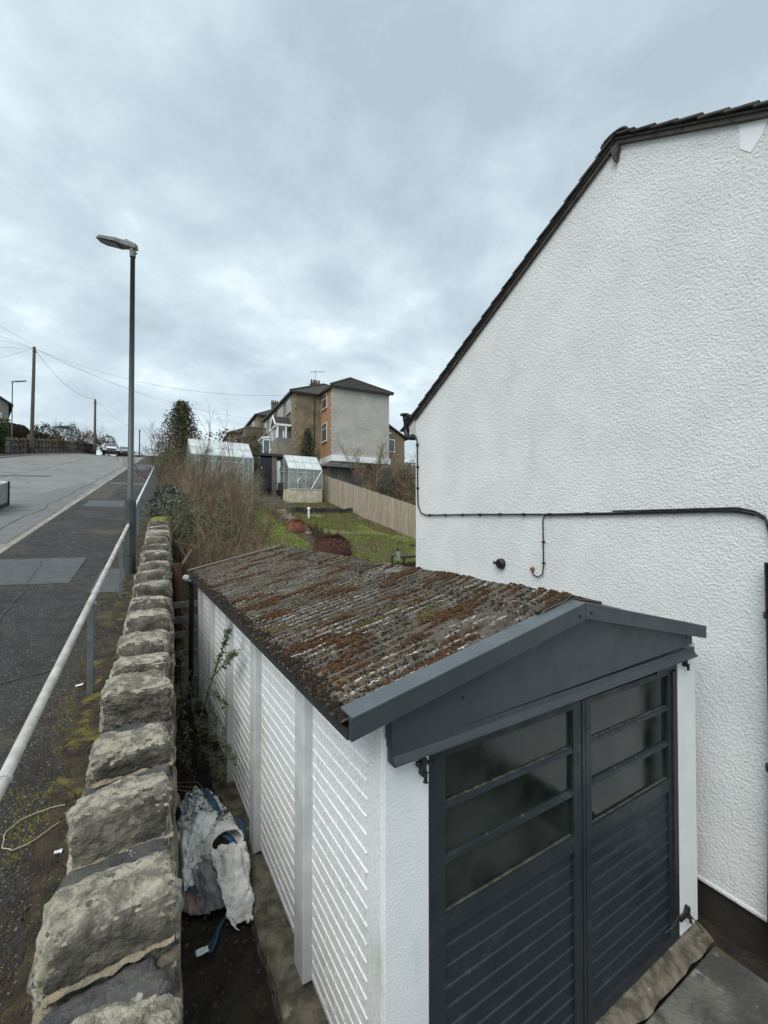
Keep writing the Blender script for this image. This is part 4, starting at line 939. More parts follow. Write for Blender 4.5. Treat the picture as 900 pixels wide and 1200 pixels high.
# edging boards across bed
eb = thing('timber_edging', gpoint(6.5, 17), 'dark timber edging plank running down the garden bed', 'edging')
mb = MB(); a, b = gpoint(6.55, 19.4, .1), gpoint(6.75, 15.8, .1); mb.hexa([a + V((0, 0, -.15)), a + V((.05, 0, -.15)), b + V((.05, 0, -.15)), b + V((0, 0, -.15)), a, a + V((.05, 0, 0)), b + V((.05, 0, 0)), b]); obj('plank', mb, TIMB, eb)
# ------------------------------------------------------------------ timber fence
fe = thing('timber_fence', (10.6, 20, zgarden(10.6, 20)), 'weathered close board timber fence sloping down the right side of the garden', 'fence')
y = 12.6
FX = 10.6
def ftop(y): return 3.44 + .2175 * (y - 15.2)
def fbot(y): return 1.72 + .2300 * (y - 15.2)
while y < 26.2:
    mb = MB(); w = .122; z1 = ftop(y) + random.uniform(-.012, .012); z0 = fbot(y) - .05; x = FX + random.uniform(-.004, .004)
    mb.hexa([(x - .010, y, z0), (x + .012, y, z0), (x + .004, y + w, z0), (x - .006, y + w, z0), (x - .010, y, z1), (x + .012, y, z1), (x + .004, y + w, z1 + .024), (x - .006, y + w, z1 + .024)])
    obj('fence_board', mb, FENCE, fe); y += w - .008
for f in (.25, 1.35):
    mb = MB(); mb.hexa([(FX + .014, 12.6, fbot(12.6) + f), (FX + .05, 12.6, fbot(12.6) + f), (FX + .05, 26.2, fbot(26.2) + f), (FX + .014, 26.2, fbot(26.2) + f), (FX + .014, 12.6, fbot(12.6) + f + .08), (FX + .05, 12.6, fbot(12.6) + f + .08), (FX + .05, 26.2, fbot(26.2) + f + .08), (FX + .014, 26.2, fbot(26.2) + f + .08)]); obj('fence_rail', mb, FENCE, fe)
for y in [12.8 + 2.4 * i for i in range(6)]:
    mb = MB(); mb.box(FX + .052, FX + .15, y, y + .1, fbot(y) - .2, ftop(y) - .02); obj('fence_post', mb, FENCE, fe)
# ------------------------------------------------------------------ greenhouses
def greenhouse(x0, x1, y0, dep, zb, zbase, ze, zrd, label, nb, left_end=True, basem=CREAM, stage=False):
    t = thing('greenhouse', ((x0 + x1) / 2, y0 + dep / 2, zb), label, 'greenhouse', 'aluminium greenhouses in the garden')
    mb = MB(); mb.box(x0, x1, y0, y0 + .1, zb - .3, zbase); mb.box(x0, x0 + .1, y0 + .1, y0 + dep, zb - .3, zbase); mb.box(x1 - .1, x1, y0 + .1, y0 + dep, zb - .3, zbase); obj('base_wall', mb, basem, t)
    ym = y0 + dep / 2
    def bar(a, b, r=.02): m_ = MB(); m_.tube([a, b], r, 4); obj('frame_bar', m_, ALU, t)
    for i in range(nb + 1):
        x = x0 + (x1 - x0) * i / nb
        bar((x, y0, zbase), (x, y0, ze)); bar((x, y0, ze), (x, ym, zrd), .016); bar((x, ym, zrd), (x, y0 + dep, ze), .016); bar((x, y0 + dep, ze), (x, y0 + dep, zbase))
    for yy, z in ((y0, ze), (y0, zbase), (ym, zrd), (y0 + dep, ze)): bar((x0, yy, z), (x1, yy, z), .026)
    for x in (x0, x1): bar((x, y0, ze), (x, y0 + dep, ze), .02); bar((x, ym, zbase), (x, ym, zrd), .016)
    w = (x1 - x0) / nb
    for i in range(nb):
        a, b = x0 + w * i + .02, x0 + w * (i + 1) - .02
        h_ = (zbase + ze) / 2
        for (za, zc) in ((zbase + .02, h_), (h_ + .01, ze - .02)):
            m_ = MB(); m_.box(a, b, y0 - .002, y0 + .002, za, zc); obj('pane', m_, GH_WALL, t)
            m_ = MB(); m_.box(a, b, y0 + dep - .002, y0 + dep + .002, za, zc); obj('pane', m_, GH_WALL, t)
        for k in range(2):
            u0, u1 = .03 + .49 * k, .49 + .49 * k
            for sgn in (0, 1):
                ya = y0 + u0 * dep / 2 if not sgn else y0 + dep - u0 * dep / 2; yc = y0 + u1 * dep / 2 if not sgn else y0 + dep - u1 * dep / 2
                za, zc = ze + (zrd - ze) * u0, ze + (zrd - ze) * u1
                m_ = MB(); m_.hexa([(a, ya, za + .01), (b, ya, za + .01), (b, yc, zc + .01), (a, yc, zc + .01), (a, ya, za + .015), (b, ya, za + .015), (b, yc, zc + .015), (a, yc, zc + .015)]); obj('roof_pane', m_, GH_ROOF, t)
    for x in (x0, x1):
        m_ = MB(); m_.box(x - .002, x + .002, y0 + .03, ym - .02, zbase + .02, ze); obj('pane', m_, GH_WALL, t)
        m_ = MB(); m_.box(x - .002, x + .002, ym + .02, y0 + dep - .03, zbase + .02, ze); obj('pane', m_, GH_WALL, t)
        m_ = MB(); m_.prism([(x, y0 + .05, ze + .02), (x, y0 + dep - .05, ze + .02), (x, ym, zrd - .03)], (.004, 0, 0)); obj('pane', m_, GH_WALL, t)
    return t
g = greenhouse(7.95, 10.05, 24.3, 1.9, 3.75, 4.62, 5.82, 6.72, 'right greenhouse with cream base wall and terracotta pots inside', 4)
for a, b in (((8.9, 24.27, 4.7), (8.62, 24.27, 5.35)), ((9.35, 24.27, 4.66), (10.0, 24.27, 5.75)), ((8.62, 24.27, 5.3), (8.45, 24.27, 5.0))):
    mb = MB(); mb.tube([a, b], .022, 4); obj('brace', mb, ALU, g)
g1 = greenhouse(2.72, 6.05, 25.0, 2.4, 3.9, 4.35, 6.35, 7.35, 'left greenhouse half hidden behind the bare thicket', 6, basem=GREYST)
sg = thing('potting_bench', (9.2, 25.0, 4.0), 'timber potting bench inside the right greenhouse', 'bench')
mb = MB(); mb.box(8.75, 9.85, 24.75, 25.5, 4.93, 4.98); obj('bench_top', mb, TERRA, sg)
for x in (8.8, 9.75):
    for yy in (24.8, 25.4): mb = MB(); mb.box(x, x + .05, yy, yy + .05, 3.8, 4.93); obj('leg', mb, TIMB, sg)
for i, (x, yy, r, h) in enumerate(((8.95, 24.9, .10, .2), (9.2, 24.95, .13, .26), (9.48, 24.9, .11, .22), (9.35, 25.3, .12, .3), (9.7, 25.1, .09, .18))):
    mb = MB(); z = 4.98; mb.tube([(x, yy, z), (x, yy, z + h)], [r * .7, r], 9); mb.tube([(x, yy, z + h * .8), (x, yy, z + h)], r * 1.12, 9)
    tag(obj('plant_pot', mb, TERRA, at=(x, yy, z)), ['small terracotta pot at the left end of the potting bench', 'second terracotta pot from the left on the potting bench', 'terracotta pot near the middle front of the potting bench', 'tallest terracotta pot at the back of the potting bench', 'smallest terracotta pot at the right end of the potting bench'][i], 'plant pot', 'terracotta pots in the greenhouse')
# ------------------------------------------------------------------ outbuilding wall with dark doors
ob = thing('outbuilding', (7.4, 27.1, 4.4), 'low stone outbuilding with a navy door left of the right greenhouse', 'outbuilding')
mb = MB(); mb.box(6.62, 6.98, 27.0, 27.4, 4.2, 6.85); mb.box(7.72, 8.02, 27.0, 27.4, 4.2, 6.85); mb.box(8.52, 9.3, 27.0, 27.4, 4.2, 6.7); mb.box(6.62, 9.3, 27.4, 27.6, 4.2, 6.8); obj('wall', mb, GREYST, ob)
mb = MB(); mb.box(6.5, 9.4, 26.92, 29.0, 6.86, 7.02); obj('flat_roof', mb, mat('dark_roofing', (.035, .035, .035), (.06, .06, .05), 4, rough=.9), ob)
mb = MB(); mb.box(6.98, 7.72, 27.06, 27.12, 4.7, 6.75); d_ = obj('door', mb, NAVY, ob)
for k in range(3): mb = MB(); mb.box(7.0 + k * .24, 7.2 + k * .24, 27.045, 27.06, 4.8, 6.65); obj('door_board', mb, NAVY, d_)
mb = MB(); mb.tube([(7.08, 27.04, 6.0), (7.08, 27.04, 6.2)], .02, 6); obj('handle', mb, UPVC, d_)
mb = MB(); mb.box(8.06, 8.3, 27.1, 27.14, 4.7, 6.6); obj('white_door_edge', mb, UPVC, ob)
mb = MB(); mb.box(8.3, 8.52, 27.2, 27.24, 4.7, 6.6); obj('dark_opening', mb, BLACK, ob)
bp_ = MB()
leafcloud(bp_, (6.4, 26.8, 6.2), (.5, .4, .9), 700, .10, -.2, 2)
t = thing('ivy_clump', (6.4, 26.8, 4.6), 'brown ivy clump hanging over the wall left of the navy door', 'plant'); obj('leaves', bp_, HEDB, t)
for (x, yy, z, lb) in ((7.9, 25.6, 4.2, 'dark water butt beside the open doorway'),):
    t = thing('water_butt', (x, yy, z), lb, 'barrel'); mb = MB(); mb.tube([(x, yy, z), (x, yy, z + .4), (x, yy, z + .8)], [.2, .24, .2], 12); obj('barrel', mb, BLACK, t); mb = MB(); mb.tube([(x, yy, z + .8), (x, yy, z + .84)], .22, 12); obj('lid', mb, GREENP, t)
# shed behind the fence
sh = thing('lean_to_shed', (12.6, 27.3, 5), 'low grey boarded lean-to shed under the grey house wall', 'shed')
mb = MB(); mb.box(11.2, 14.1, 26.3, 28.6, 6.42, 6.62); mb.box(11.2, 14.1, 26.2, 26.3, 6.34, 6.60); obj('roof', mb, LEAD, sh, bevel=.02)
for i in range(18):
    x = 11.35 + i * .15; mb = MB(); mb.box(x, x + .14, 26.55 + random.uniform(0, .02), 26.6, 4.6, 6.42); obj('board', mb, SHEDG, sh)
mb = MB(); mb.box(13.35, 13.6, 26.52, 26.545, 5.4, 6.3); obj('window_pane', mb, WPANE, sh)
# ------------------------------------------------------------------ main houses up the hill
def wbox(mb, s0, s1, c0, c1, z0, z1):
    mb.hexa([rs(s0, c0, z0), rs(s0, c1, z0), rs(s1, c1, z0), rs(s1, c0, z0), rs(s0, c0, z1), rs(s0, c1, z1), rs(s1, c1, z1), rs(s1, c0, z1)]); return mb
def hip(mb, s0, s1, c0, c1, z, h, over=.3, hs0=True, hs1=True):
    s0 -= over; s1 += over; c0 -= over; c1 += over; cm = (c0 + c1) / 2; hw = (c1 - c0) / 2
    a = s0 + (hw if hs0 else 0); b = s1 - (hw if hs1 else 0)
    if b < a: a = b = (s0 + s1) / 2
    P = [rs(s0, c0, z), rs(s0, c1, z), rs(s1, c1, z), rs(s1, c0, z), rs(a, cm, z + h), rs(b, cm, z + h)]
    mb.add(P, [(0, 1, 4), (1, 2, 5, 4), (2, 3, 5), (3, 0, 4, 5), (3, 2, 1, 0)]); return P
def fascia(parent, s0, s1, c0, c1, z, over=.3):
    mb = MB(); o = over - .02
    wbox(mb, s0 - o, s1 + o, c0 - o, c0 - o + .05, z - .13, z - .01); wbox(mb, s0 - o, s0 - o + .05, c0 - o + .05, c1 + o, z - .13, z - .01); obj('gutter', mb, BLACK, parent)
def win_c(parent, c, s0, s1, z0, z1, nv=2, top=True):
    """window in a wall of constant c facing the road (-c side)"""
    f = MB(); wbox(f, s0, s1, c - .04, c + .05, z0, z1); fr = obj('window', f, UPVC, parent)
    n = nv; w = (s1 - s0) / n
    for i in range(n):
        zt = z0 + (z1 - z0) * .66
        for (a, b) in ((z0 + .07, zt), (zt + .06, z1 - .06)) if top else ((z0 + .07, z1 - .07),):
            g_ = MB(); wbox(g_, s0 + w * i + .06, s0 + w * (i + 1) - .06, c - .052, c - .041, a, b); obj('pane', g_, WPANE, fr)
    g_ = MB(); wbox(g_, s0 - .06, s1 + .06, c - .12, c + .02, z0 - .09, z0 - .001); obj('sill', g_, mat('stone_sill', (.5, .49, .45), rough=.8), fr)
def win_s(parent, s, c0, c1, z0, z1, nv=2):
    f = MB(); wbox(f, s - .04, s + .05, c0, c1, z0, z1); fr = obj('window', f, UPVC, parent); w = (c1 - c0) / nv
    for i in range(nv): g_ = MB(); wbox(g_, s - .052, s - .041, c0 + w * i + .08, c0 + w * (i + 1) - .08, z0 + .08, z1 - .08); obj('pane', g_, WPANE, fr)
def quoins(parent, s, c, z0, z1, m, ds, dc, sgs=1):
    z = z0; i = 0
    while z < z1 - .1:
        a, b = (ds, dc * .55) if i % 2 else (ds * .55, dc)
        q = MB(); wbox(q, s - .02 if sgs > 0 else s, s + a, c - .02, c + b, z + .01, min(z + .27, z1)); obj('quoin', q, m, parent); z += .28; i += 1
def chimney(parent, s, c, z0, z1, pots=4):
    q = MB(); wbox(q, s - .28, s + .28, c - .42, c + .42, z0, z1); ch = obj('chimney', q, BROWNW, parent); q = MB(); wbox(q, s - .33, s + .33, c - .47, c + .47, z1, z1 + .1); obj('corbel', q, BROWNW, ch)
    for i in range(pots):
        p = rs(s, c - .36 + .72 * i / max(1, pots - 1), z1 + .12); q = MB(); q.tube([p, p + V((0, 0, .34))], [.11, .085], 8); obj('chimney_pot', q, mat('dark_chimney_pot', (.06, .04, .035), rough=.9), ch)
EZH = 13.45
hm = thing('semi_detached_house', rs(38, 12, 7.6), 'large house with grey end wall, orange side return and dark hipped roof', 'house')
q = MB(); wbox(q, 31.9, 42, 11.62, 16.65, 7.92, EZH); obj('end_wall', q, RENDG, hm)
q = MB(); wbox(q, 32.15, 34.85, 11.56, 11.615, 7.92, EZH); obj('orange_return', q, ORANGE, hm)
quoins(hm, 31.9, 11.56, 7.95, EZH - .05, RENDG, .30, .30)
q = MB(); wbox(q, 31.75, 34.8, 11.45, 16.72, 7.45, 7.92); obj('white_band', q, UPVC, hm)
q = MB(); wbox(q, 31.95, 32.5, 11.6, 12.3, 4.6, 7.45); wbox(q, 31.95, 32.5, 15.7, 16.6, 4.6, 7.45); wbox(q, 33.5, 34.5, 11.6, 16.6, 4.6, 7.45); obj('undercroft_pier', q, RENDG, hm)
q = MB(); wbox(q, 33.4, 33.48, 12.3, 15.7, 5, 7.44); obj('undercroft_wall', q, PEB, hm)
q = MB(); wbox(q, 34.85, 47.1, 9.13, 17.3, 7.5, EZH); obj('main_wall', q, PEB, hm)
quoins(hm, 34.85, 9.13, 8.2, EZH - .1, mat('pale_quoin', (.33, .27, .19), (.22, .18, .12), 5, rough=.9), .3, .3)
q = MB(); P = hip(q, 34.85, 47.1, 9.13, 17.3, EZH, 2.35); obj('roof', q, ROOFT, hm)
q = MB(); P2 = hip(q, 31.9, 41, 11.6, 16.65, EZH + .012, 1.72, hs1=True); obj('roof', q, ROOFT, hm)
for PP in (P, P2):
    for (a, b) in ((0, 4), (1, 4), (4, 5), (3, 5)):
        q = MB(); q.tube([PP[a] + V((0, 0, .03)), PP[b] + V((0, 0, .03))], .09, 6); obj('ridge_tiles', q, mat('brown_ridge_tiles', (.075, .055, .048), (.05, .038, .034), 8, rough=.85), hm)
q = MB()
for PP in (P2,):
    for i in range(1, 14):
        f = i / 14
        a = PP[0].lerp(PP[4], f); b = PP[1].lerp(PP[4], f); q.tube([a + V((0, 0, .012)), b + V((0, 0, .012))], .014, 3)
        a = PP[0].lerp(PP[4], f); b = PP[3].lerp(PP[5], f); q.tube([a + V((0, 0, .012)), b + V((0, 0, .012))], .014, 3)
obj('tile_courses', q, ROOFT, hm, kind='stuff')
fascia(hm, 31.9, 34.5, 11.6, 16.65, EZH); fascia(hm, 34.85, 47.1, 9.13, 11.2, EZH)
win_c(hm, 11.56, 33.2, 34.4, 12.05, 13.25, 1); win_c(hm, 11.56, 33.2, 34.4, 9.3, 10.85, 1)
for a, b in ((35.5, 36.9), (38.3, 40.2), (41.9, 43.9), (45.2, 46.5)): win_c(hm, 9.13, a, b, 11.95, 13.25, 2)
# ground floor bays and porch
for s0, s1 in ((37.8, 41.2), (43.6, 46.8)):
    q = MB(); q.prism([rs(s0, 9.13, 8.2), rs(s0 + .5, 8.5, 8.2), rs(s1 - .5, 8.5, 8.2), rs(s1, 9.13, 8.2)], (0, 0, 1.1)); bay = obj('bay', q, PEB, hm)
    q = MB(); q.prism([rs(s0, 9.13, 9.3), rs(s0 + .5, 8.5, 9.3), rs(s1 - .5, 8.5, 9.3), rs(s1, 9.13, 9.3)], (0, 0, 1.75)); obj('bay_window', q, UPVC, bay)
    q = MB(); q.prism([rs(s0 - .1, 9.13, 11.06), rs(s0 + .45, 8.38, 11.06), rs(s1 - .45, 8.38, 11.06), rs(s1 + .1, 9.13, 11.06)], (0, 0, .15)); obj('bay_roof', q, UPVC, bay)
    n = 3; w = (s1 - s0 - 1.0) / n
    for i in range(n): q = MB(); wbox(q, s0 + .55 + w * i + .04, s0 + .45 + w * (i + 1), 8.47, 8.495, 9.45, 10.9); obj('pane', q, WPANE, bay)
    a, b = rs(s0 + .07, 9.02, 9.45), rs(s0 + .43, 8.57, 9.45); off = RU * -.02 + RC * -.02
    q = MB(); q.add([a + off, b + off, b + off + V((0, 0, 1.4)), a + off + V((0, 0, 1.4))], [(0, 1, 2, 3)]); obj('pane', q, WPANE, bay)
po = MB(); wbox(po, 35.0, 37.2, 7.9, 9.1, 7.9, 9.55); obj('porch_wall', po, mat('grey_porch_block', (.27, .25, .20), (.20, .18, .15), 2, rough=.9), hm)
q = MB(); q.prism([rs(35.2, 7.8, 10.75), rs(36.2, 7.8, 11.55), rs(37.2, 7.8, 10.75)], RC * 1.4); obj('porch_roof', q, ROOFT, hm)
q = MB(); q.prism([rs(35.1, 7.74, 10.65), rs(36.2, 7.74, 11.62), rs(37.3, 7.74, 10.65), rs(37.1, 7.74, 10.62), rs(36.2, 7.74, 11.38), rs(35.3, 7.74, 10.62)], RC * .06); obj('porch_bargeboard', q, UPVC, hm)
q = MB(); wbox(q, 35.1, 37.2, 7.85, 9.1, 10.58, 10.74); obj('porch_beam', q, UPVC, hm)
for s, c in ((35.15, 7.9), (37.1, 7.9), (35.15, 8.6)): q = MB(); wbox(q, s, s + .12, c, c + .12, 9.55, 10.6); obj('porch_post', q, UPVC, hm)
q = MB(); wbox(q, 35.5, 36.6, 9.08, 9.12, 8.3, 10.4); obj('front_door', q, NAVY, hm)
chimney(hm, 38.4, 12.2, 14.4, 15.45, 4); chimney(hm, 45.5, 11.8, 14.3, 15.9, 4)
# pipe
q = MB(); q.tube([rs(34.8, 11.0, 9), rs(34.8, 11.0, EZH)], .04, 6); obj('drainpipe', q, BLACK, hm)
ae = thing('tv_aerial', rs(38.4, 12.2, 15.7), 'thin rooftop television aerial on the chimney of the large house', 'aerial')
q = MB(); p = rs(38.4, 12.2, 15.7); q.tube([p - V((0, 0, .8)), p + V((0, 0, 1.15))], .02, 5); obj('mast', q, STEELP, ae)
q = MB(); a = p + V((0, 0, 1.0)); q.tube([a - RC * .5 + V((0, 0, -.1)), a + RC * 1.0 + V((0, 0, .15))], .014, 4)
for i in range(8): b = a + RC * (-.4 + i * .18) + V((0, 0, -.08 + .03 * i)); q.tube([b - RU * .25, b + RU * .25], .009, 3); q.tube([b, b + V((0, 0, .12))], .008, 3)
obj('antenna', q, STEELP, ae)
# next houses up the hill
hb = thing('semi_detached_house', rs(57, 13, 10.5), 'second pair of brown houses up the hill behind the large house', 'house')
q = MB(); wbox(q, 51.5, 64, 9.2, 17, 10, 15.2); obj('wall', q, PEB, hb); quoins(hb, 51.5, 9.2, 12, 15.1, MATS['pale_quoin'], .3, .3)
q = MB(); hip(q, 51.5, 64, 9.2, 17, 15.2, 2.4); obj('roof', q, ROOFT, hb); fascia(hb, 51.5, 64, 9.2, 17, 15.2); chimney(hb, 57, 12.5, 16.8, 18.2, 4)
for a, b in ((53, 54.6), (56, 57.6), (59.5, 61)): win_c(hb, 9.2, a, b, 13.5, 14.8, 2)
q = MB(); wbox(q, 49.5, 51.4, 7.6, 9.9, 9.5, 13.2); obj('extension', q, BROWNW, hb)
q = MB(); wbox(q, 49.45, 51.45, 7.55, 9.95, 13.2, 13.3); obj('extension_coping', q, GREYST, hb)
hc = thing('semi_detached_house', rs(74, 12, 12), 'furthest brown roofed house beyond the left greenhouse', 'house')
q = MB(); wbox(q, 68, 80, 8.2, 16, 11, 16.0); obj('wall', q, PEB, hc); q = MB(); hip(q, 68, 80, 8.2, 16, 16.0, 2.3); obj('roof', q, ROOFT, hc); win_c(hc, 8.2, 69, 70.5, 14.2, 15.5, 2); win_s(hc, 68, 9, 10.2, 14.3, 15.4, 1)
q = MB(); wbox(q, 72, 84, 2.8, 8.0, 11, 13.6); obj('side_wing', q, BROWNW, hc); q = MB(); hip(q, 72, 84, 2.8, 8.0, 13.6, 1.8); obj('roof', q, ROOFT, hc)
# tan house at right
ht = thing('tan_house', rs(31, 18, 6.5), 'small tan rendered house with a single slope roof behind the grey end wall', 'house')
q = MB(); q.prism([rs(33.2, 14.5, 6), rs(33.2, 18.9, 6), rs(33.2, 18.9, 10.05), rs(33.2, 16.7, 11.3), rs(33.2, 14.5, 11.3)], RU * 6); obj('wall', q, mat('tan_render', (.26, .20, .135), (.21, .16, .11), 3, rough=.9), ht)
q = MB(); q.prism([rs(33.0, 19.2, 9.95), rs(33.0, 16.7, 11.36), rs(33.0, 16.7, 11.5), rs(33.0, 19.2, 10.08)], RU * 6.4); obj('roof', q, ROOFT, ht)
win_s(ht, 33.2, 17.0, 17.9, 8.75, 9.9, 1)
q = MB(); wbox(q, 33.12, 33.2, 17.3, 17.5, 10.35, 10.5); obj('alarm_box', q, UPVC, ht)
tr_ = thing('terrace_railing', rs(32, 20.5, 6.8), 'low terrace railing right of the tan house against the sky', 'railing')
q = MB(); wbox(q, 32, 32.06, 18.9, 26, 7.55, 7.6); obj('top_rail', q, UPVC, tr_)
for c in (19.2, 20.6, 22, 23.4): q = MB(); wbox(q, 32, 32.05, c, c + .05, 6.8, 7.9 if c < 20 else 7.55); obj('rail_post', q, BLACK if c < 20 else UPVC, tr_)
gw = thing('garden_wall', rs(31.5, 20, 5), 'grey garden wall below the terrace railing at right', 'wall'); q = MB(); wbox(q, 31.4, 32.2, 17.4, 28, 3, 7.3); obj('wall_body', q, GREYST, gw)
# hedge and bushes behind the fence
def bush(at, r, label, m, n=1200, size=.09, tw=True, gap=-.1, name='bush', group=None, cat='bush', bt=TWIG):
    t = thing(name, at, label, cat, group); a = MB(); leafcloud(a, (at[0], at[1], at[2] + r[2] * .8), r, n, size, gap, 1.6, at[0]); obj('leaves', a, m, t)
    if tw:
        b = MB()
        for i in range(26): branch(b, V(at) + V((random.gauss(0, r[0] * .35), random.gauss(0, r[1] * .35), 0)), (random.gauss(0, .4), random.gauss(0, .4), 1), r[2] * 1.5, .016, 2, None, .6, 3, .1, .14, 3, 4)
        obj('twigs', b, bt, t)
    return t
HEDT = mat('tan_green_scrub', (.085, .075, .035), (.055, .042, .025), 2, rough=.95)
for i, (x, y, z, r, lb, m) in enumerate([(13.0, 19.6, 3.0, (1.1, 1.0, 1.25), 'brown scrubby bush behind the lower end of the fence', HEDT), (14.8, 21.5, 3.4, (1.3, 1.2, 1.5), 'tangled dark bush behind the fence next to the near house', HEDB), (15.6, 24.4, 4.0, (1.5, 1.2, 1.5), 'brown hedge below the tan house', HEDT),
    (14.3, 23.5, 3.8, (1.0, 1.0, 1.3), 'dark bush between the bare tree and the brown hedge', HEDB), (17.5, 26.5, 4.5, (1.6, 1.2, 1.35), 'trimmed hedge right of the tan house', HEDT)]):
    bush((x, y, z), r, lb, m, 1500, .10, True, -.05, 'scrub_bush')
bare_tree('bare_tree', (13.6, 24.6, 4.3), 4.2, 'bare branching tree standing in front of the grey end wall', None, 5, TWIGR, TWIGR, .035, 4, 3, .28, .6, None, 'tree', .35, 3)
bare_tree('bare_tree', (12.9, 22.2, 3.8), 3.2, 'smaller bare tree behind the fence below the white band', None, 4, TWIGR, TWIG, .03, 4, 3, .28, .6, BUD, 'tree', .3, 3, .04)
bare_tree('bare_tree', (21.5, 33.5, 6.0), 4.2, 'distant bare tree on the skyline right of the tan house', None, 4, TWIGR, TWIGR, .03, 4, 3, .3, .6, None, 'tree', .3, 3)
t = thing('water_tank', (13.6, 22.6, 4.6), 'dark green plastic tank half hidden behind the fence', 'tank'); mb = MB(); mb.tube([(13.6, 22.6, 3.9), (13.6, 22.6, 5.2), (13.6, 22.6, 5.9)], [.55, .55, .4], 14); obj('tank_body', mb, GREENP, t); mb = MB(); mb.tube([(13.6, 22.6, 5.9), (13.6, 22.6, 6.0)], .2, 10); obj('lid', mb, GREENP, t)
bush((12.0, 46, 10), (2.2, 2, 1.2), 'green shrub beyond the left greenhouse roof', mat('mid_green', (.05, .065, .02), (.08, .085, .03), 2, rough=.9), 900, .2, False, -.3)
bush((7.6, 40, 8.2), (2.0, 1.5, 1.6), 'olive shrub behind the left greenhouse ridge', HEDT, 900, .2, False, -.3)
# ------------------------------------------------------------------ far left: wall, hedges, house, poles, cars
fw = thing('stone_wall', rs(52, -13.4, zr(52)), 'distant stone garden wall across the road beyond the telegraph pole', 'wall')
s = 49.0
q = MB()
while s < 66:
    L = 1.0; h = 1.35 + .1 * nz(s, 2)
    q.hexa([rs(s, fwc(s) - .3, zr(s) - .3), rs(s, fwc(s), zr(s) - .3), rs(s + L, fwc(s + L), zr(s + L) - .3), rs(s + L, fwc(s + L) - .3, zr(s + L) - .3), rs(s, fwc(s) - .3, zr(s) + h), rs(s, fwc(s), zr(s) + h), rs(s + L, fwc(s + L), zr(s + L) + h), rs(s + L, fwc(s + L) - .3, zr(s + L) + h)]); s += L
obj('wall_core', q, MATS['dark_joint_mortar'], fw)
n = 0; s = 49.0
FS = [stone_mesh('face_stone', 1, i + 60, .1, 8) for i in range(4)]
for m_ in FS: m_.materials.append(mat('far_wall_stone', (.22, .19, .145), (.12, .105, .085), 3, rough=.95, rand=.35))
while s < 66 and n < 280:
    L = random.uniform(.42, .7)
    for r_ in range(5):
        if n < 280: inst('face_stone', FS[n % 4], fw, rs(s + (L / 2 if r_ % 2 else 0), fwc(s) + .01, zr(s) + .14 + r_ * .28), (0, 0, RA), (.14, L * .95, .26)); n += 1
    s += L
for a in (53.2, 60.4):
    q = MB(); wbox(q, a, a + .5, fwc(a) - .4, fwc(a) + .1, zr(a) - .2, zr(a) + 1.75); obj('gate_pillar', q, GREYST, fw, bevel=.03)
def hedge(s0, s1, cf, w, h0, h1, m, label, n, size=.14, tw=False):
    t = thing('hedge', rs((s0 + s1) / 2, cf, zr((s0 + s1) / 2)), label, 'hedge'); a = MB(); b = MB(); k = 0; tries = 0
    while k < n and tries < n * 5:
        tries += 1
        s = random.uniform(s0, s1); u = random.random(); face = random.random()
        c = cf + (0 if face < .5 else -w * random.random()) + random.uniform(-.12, .12); hh = h1 + .25 * nz(s * .8, c, 3)
        z = h0 + (hh - h0) * (random.random() if face < .5 else 1) + random.uniform(-.1, .08)
        if nz(s * 1.3, z * 1.8, 8) < -.3: continue
        a.leaf(rs(s, c, zr(s) + z), size * random.uniform(.6, 1.3)); k += 1
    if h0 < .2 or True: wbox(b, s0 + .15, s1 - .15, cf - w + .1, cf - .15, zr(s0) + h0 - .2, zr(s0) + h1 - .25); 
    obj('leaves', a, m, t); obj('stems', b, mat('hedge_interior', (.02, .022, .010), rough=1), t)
hedge(45.0, 50.6, -13.25, 1.6, 0, 3.0, HEDG, 'bright green clipped hedge at the far left edge', 4000)
hedge(50.8, 56, -13.2, 1.2, 1.2, 2.55, HEDB, 'rusty brown hedge above the distant wall beside the pole', 3200)
hedge(55.5, 61, -12.4, 1.0, 1.1, 2.0, HEDT, 'straggly hedge above the middle of the distant wall', 2400)
for i, (s, c, r, lb, m) in enumerate([(60, -12.6, (1.5, 1.5, 1.6), 'dark rounded evergreen left of the blue tarpaulin', mat('dark_evergreen', (.03, .04, .02), (.045, .05, .025), 2, rough=.9)), (62, -10.8, (1.5, 1.5, 1.8), 'dark evergreen bush before the second telegraph pole', MATS['dark_evergreen']), (58.5, -11.4, (1.0, 1.0, .8), 'yellow brown bush overhanging the distant wall', mat('yellow_brown_leaves', (.17, .12, .04), (.10, .075, .035), 2, rough=.9)), (64, -9.0, (1.2, 1.2, 1.5), 'reddish brown bush behind the second telegraph pole', TWIGR), (67, -7.4, (1.1, 1.0, 1.5), 'brown bush between the second telegraph pole and the white car', HEDT)]):
    bush(tuple(rs(s, c, zr(s) + .3)), r, lb, m, 1800, .16, True, -.2, 'bush', None, 'bush', TWIGR)
for (s, c, h, lb) in ((64.5, -8.6, 4.0, 'bare reddish tree beside the second telegraph pole'), (62, -11.4, 3.8, 'bare tree above the distant evergreens'), (50.0, -19, 6.0, 'bare tree behind the distant low roof at far left')):
    bare_tree('bare_tree', tuple(rs(s, c, zr(s))), h, lb, 'bare trees across the road', 4, TWIGR, TWIGR, .03, 4, 3, .3, .6, None, 'tree', .25, 3)
tp = MB(); a_, b_ = rs(61.5, -12.2, zr(61.5) + 2.7), rs(63.0, -11.4, zr(63.0) + 2.9)
